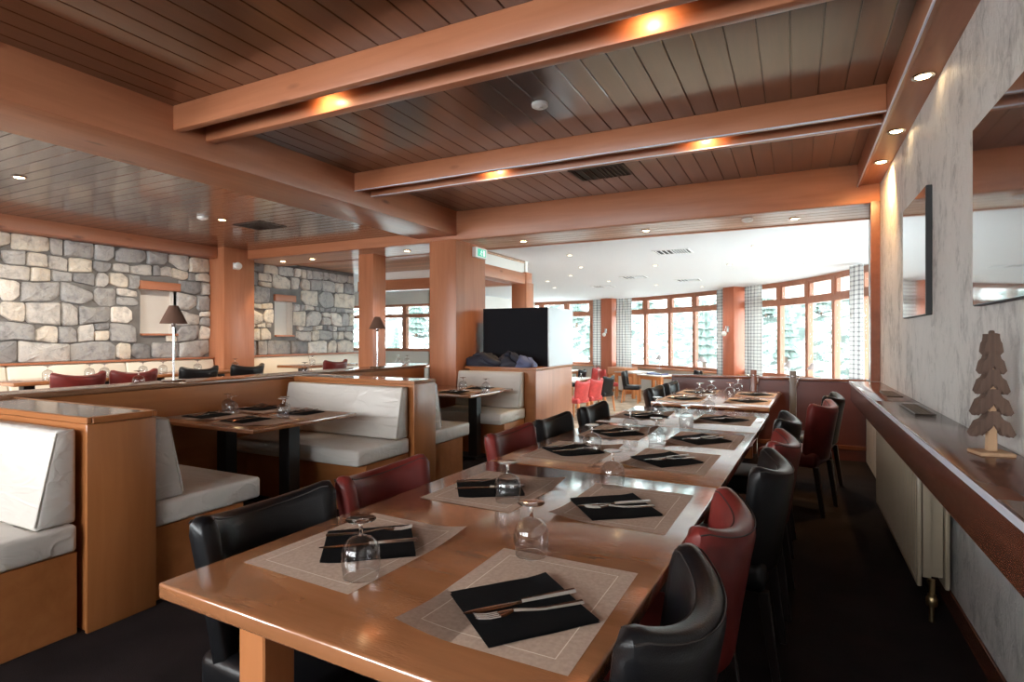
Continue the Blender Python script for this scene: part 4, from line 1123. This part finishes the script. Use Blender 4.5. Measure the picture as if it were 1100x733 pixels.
# ------------------------------------------------------------------ far room furniture
farred = Proto(make_chair('dining_chair', LE_FARRED, W_FARLEG, 'chairs in the far room'))
farblack = Proto(make_chair('dining_chair', LE_BLACK, W_FARLEG, 'chairs in the far room'))
ZF = -.40
for (p, x, y, r, lab) in ((farred, -4.20, 11.45, PI-.25, 'red leather chair next to the pale screen end in the far room'), (farred, -4.10, 12.05, PI-.25, 'red leather chair between another red and a black one in the far room'), (farblack, -4.12, 13.0, PI-.2, 'black leather chair with orange legs at the end of the far table'),
        (farred, -5.60, 16.5, PI, 'red leather chair on the far side of the first far table'), (farblack, -5.60, 15.3, PI, 'black leather chair by the windows beyond the pale screen'),
        (farred, -4.80, 15.75, .6, 'red leather chair between the two orange-legged tables'), (farblack, -3.95, 15.10, .1, 'black leather chair under the orange-legged tables'), (farblack, -2.55, 16.1, PI+.5, 'black leather chair behind the table with the open book')):
    p.put((x, y, ZF), r, lab, 'chairs in the far room')
def far_table(x, y, w, l, rot, label):
    t = thing('square_table', label, 'table', (x, y, ZF), rot, 'tables in the far room')
    MB().box(-w/2, w/2, -l/2, l/2, .715, .75, .005, 2).build('tabletop', M_CLOTHTOP, t)
    for sx in (-1,1):
        for sy in (-1,1): MB().box(sx*(w/2-.05)-.04, sx*(w/2-.05)+.04, sy*(l/2-.05)-.04, sy*(l/2-.05)+.04, 0, .714, .004).build('leg', W_FARLEG, t)
    MB().box(-w/2+.05, w/2-.05, -l/2+.04, -l/2+.06, .62, .714).box(-w/2+.05, w/2-.05, l/2-.06, l/2-.04, .62, .714).build('apron', W_FARLEG, t)
far_table(-5.0, 12.4, .8, 2.4, 0, 'pale topped table with red chairs beyond the grey screen end')
far_table(-6.35, 15.8, .8, 2.0, .1, 'pale topped table farther back toward the windows')
far_table(-4.25, 16.60, .85, .85, -.6, 'orange-legged square table beside the wooden counter')
far_table(-3.30, 15.55, .95, .80, -.6, 'orange-legged square table with an open book on it')
t = thing('open_book', 'open blue-grey menu book lying on a far table', 'book', (-3.35, 15.5, ZF+.752), -.4)
MB().hexa([(-.24,-.16,0),(0,-.16,0),(0,.16,0),(-.24,.16,0),(-.24,-.16,.05),(0,-.16,.012),(0,.16,.012),(-.24,.16,.05)], .003).build('left_cover', M_SLATE, t)
MB().hexa([(0.002,-.16,0),(.24,-.16,0),(.24,.16,0),(.002,.16,0),(.002,-.16,.012),(.24,-.16,.04),(.24,.16,.04),(.002,.16,.012)], .003).build('right_cover', M_SLATE, t)
t = thing('counter', 'orange wood counter with drawer front below the windows', 'counter', (-4.95, 17.75, ZF), -.72)
MB().box(-.50, .50, -.25, .25, .77, .80, .004).build('top', W_FARLEG, t)
MB().box(-.48, .48, -.24, -.22, .58, .769, .003).build('front_panel', W_FARLEG, t)
MB().box(-.48, -.44, -.22, .25, 0, .769, .003).box(.44, .48, -.22, .25, 0, .769, .003).build('side_panel', W_FARLEG, t)
t2 = thing('radiator', 'pale radiator panel under the orange wood counter', 'radiator', (-4.95, 17.75, ZF+.08), -.72)
m = MB(); m.box(-.40, .40, -.10, -.05, 0, .48, .01, 2); 
for i in range(16): m.box(-.39+i*.05, -.37+i*.05, -.104, -.10, .03, .45)
m.build('panel', M_WHITEPL, t2)
m = MB(); m.box(-.30,-.27,-.09,-.06,-.08,0).box(.27,.30,-.09,-.06,-.08,0); m.build('foot', M_WHITEPL, t2)
# glasses on the far tables
for i, (x, y) in enumerate(((-4.75,12.2),(-4.95,12.9),(-4.6,12.9),(-6.3,15.6))):
    glp.put((x, y, ZF+.7504), 0, 'upturned wine glass in the far room, ' + ('middle of the red chairs table', 'window end of the red chairs table', 'near the black chair on the red chairs table', 'on the table farther back')[i], 'upturned wine glasses')
for (x, y, h, lab) in ((-3.82,17.98,.42,'small lamp on the window sill, nearer the counter'), (-2.42,17.10,.42,'small lamp on the window sill left of the middle pillar'), (-.12,14.85,.42,'small pale lamp on the window sill right of the middle pillar'), (.36,13.98,.42,'small pale lamp on the window sill, closest to the last windows')):
    table_lamp((x, y, ZS), h, .14, lab, M_SHADEPALE, M_CHROME, 'lamps on the curved window sill')
s = thing('wall_sconce', 'pale cone-shaded wall sconce beside the last window', 'sconce', (1.22, 12.40, 1.75), -1.2)
MB().box(-.03, .03, -.12, -.10, -.12, .02, .005).tube([(0,-.12,-.08),(0,-.18,-.10),(0,-.20,-.02)], .01, 8).build('arm', M_CHROME, s)
m = MB(); m.grid([[(a*math.cos(2*PI*i/20), -.20+a*math.sin(2*PI*i/20), z) for i in range(20)] for a, z in ((.13,.0),(.05,.20),(.045,.20),(.125,.0))], close=True); m.build('lamp_shade', M_SHADEPALE, s)

# ------------------------------------------------------------------ outside: snow and slope
struct(MB().box(-60, 40, 19.5, 90, -1.2, -1.0).box(1.9, 40, -10, 19.5, -1.2, -1.0).box(-60, -13.3, -10, 19.5, -1.2, -1.0).box(-60,40,-40,-2.7,-1.2,-1.0).build('ground', M_SNOW))
m = MB(); rows = []
for i in range(41):
    r = []
    for j in range(61):
        u = i/40; x = -55 + 85*j/60; y = 34 + 55*u
        z = -1 + 26*u**1.1 + 1.4*noise.noise(Vector((x*.12, y*.12, 0))) + .5*noise.noise(Vector((x*.5, y*.5, 3)))
        r.append((x, y, z))
    rows.append(r)
m.grid(rows); hill = struct(m.build('hill', M_HILL, smooth=60))
def make_fir():
    t = thing('fir_tree', '', 'tree')
    MB().lathe([(.16,0),(.12,1.0),(.05,4.6)], 8).build('trunk', W_BARK, t)
    m = MB(); rnd = random.Random(2)
    for k in range(9):
        z = .7 + k*.48; r = 1.25*(1-k/9.6)
        rows = [[], []]
        n = 18
        for i in range(n):
            a = 2*PI*i/n; q = r*(1 if i % 2 else .62)*rnd.uniform(.85, 1.12)
            rows[0].append((q*math.cos(a), q*math.sin(a), z - .18*rnd.random())); rows[1].append((.04*math.cos(a), .04*math.sin(a), z+.75))
        m.grid(rows, close=True, cap=True)
    m.build('crown', M_FIR, t)
    return t
fir = Proto(make_fir()); rnd = random.Random(11)
spots = []
while len(spots) < 30:
    x = rnd.uniform(-34, 8); y = rnd.uniform(34.5, 56)
    if all(math.hypot(x-a, y-b) > 2.9 for a, b in spots): spots.append((x, y))
for x, y in spots:
    u = (y-34)/55
    z = -1 + 26*u**1.1 + 1.4*noise.noise(Vector((x*.12, y*.12, 0))) + .5*noise.noise(Vector((x*.5, y*.5, 3))) - .15
    o = fir.put((x, y, z), rnd.uniform(0, 6), 'frosted fir tree standing on the snowy slope outside the windows', 'fir trees on the slope'); s_ = rnd.uniform(.5, 1.0); o.scale = (s_, s_, s_)

# ------------------------------------------------------------------ light
w = bpy.data.worlds.new('sky'); sc.world = w; w.use_nodes = True
bg = w.node_tree.nodes['Background']; bg.inputs[0].default_value = (.86,.95,1.0,1); bg.inputs[1].default_value = 9.5
def area(name, loc, d, sx, sy, e, c=(1,1,1)):
    l = bpy.data.lights.new(name, 'AREA'); l.shape = 'RECTANGLE'; l.size = sx; l.size_y = sy; l.energy = e; l.color = c
    o = bpy.data.objects.new(name, l); col.objects.link(o); o.location = loc
    o.rotation_euler = Vector(d).to_track_quat('-Z', 'Z').to_euler()
    return o
area('back_fill', (-2.15, YB-.3, 1.8), (.05,1,-.12), 3.2, 1.5, 66, (1,.95,.9))  # added fill from behind the camera, outside the unseen opening
area('stone_wall_fill', (-6.35, YB-.3, 1.65), (-.25,1,0), 2.6, 1.4, 130, (1,.97,.94))  # second added fill, brightens the stone wall from out of view
# ------------------------------------------------------------------ camera
cam = bpy.data.cameras.new('camera'); co = bpy.data.objects.new('camera', cam); col.objects.link(co)
cam.sensor_width = 36; cam.lens = 608/1100*36; cam.shift_y = -3.5/1100; cam.clip_start = .05; cam.clip_end = 300
co.location = (0, 0, 1.35); co.rotation_euler = (PI/2, 0, math.radians(26.6))
sc.camera = co
vs = sc.view_settings
vs.view_transform = 'Standard'; vs.look = 'None'; vs.gamma = 1; vs.exposure = .58; vs.use_curve_mapping = False
sc.cycles.transparent_max_bounces = 24; sc.cycles.max_bounces = 10; sc.cycles.diffuse_bounces = 5; sc.cycles.sample_clamp_indirect = 8
sc.cycles.caustics_reflective = False
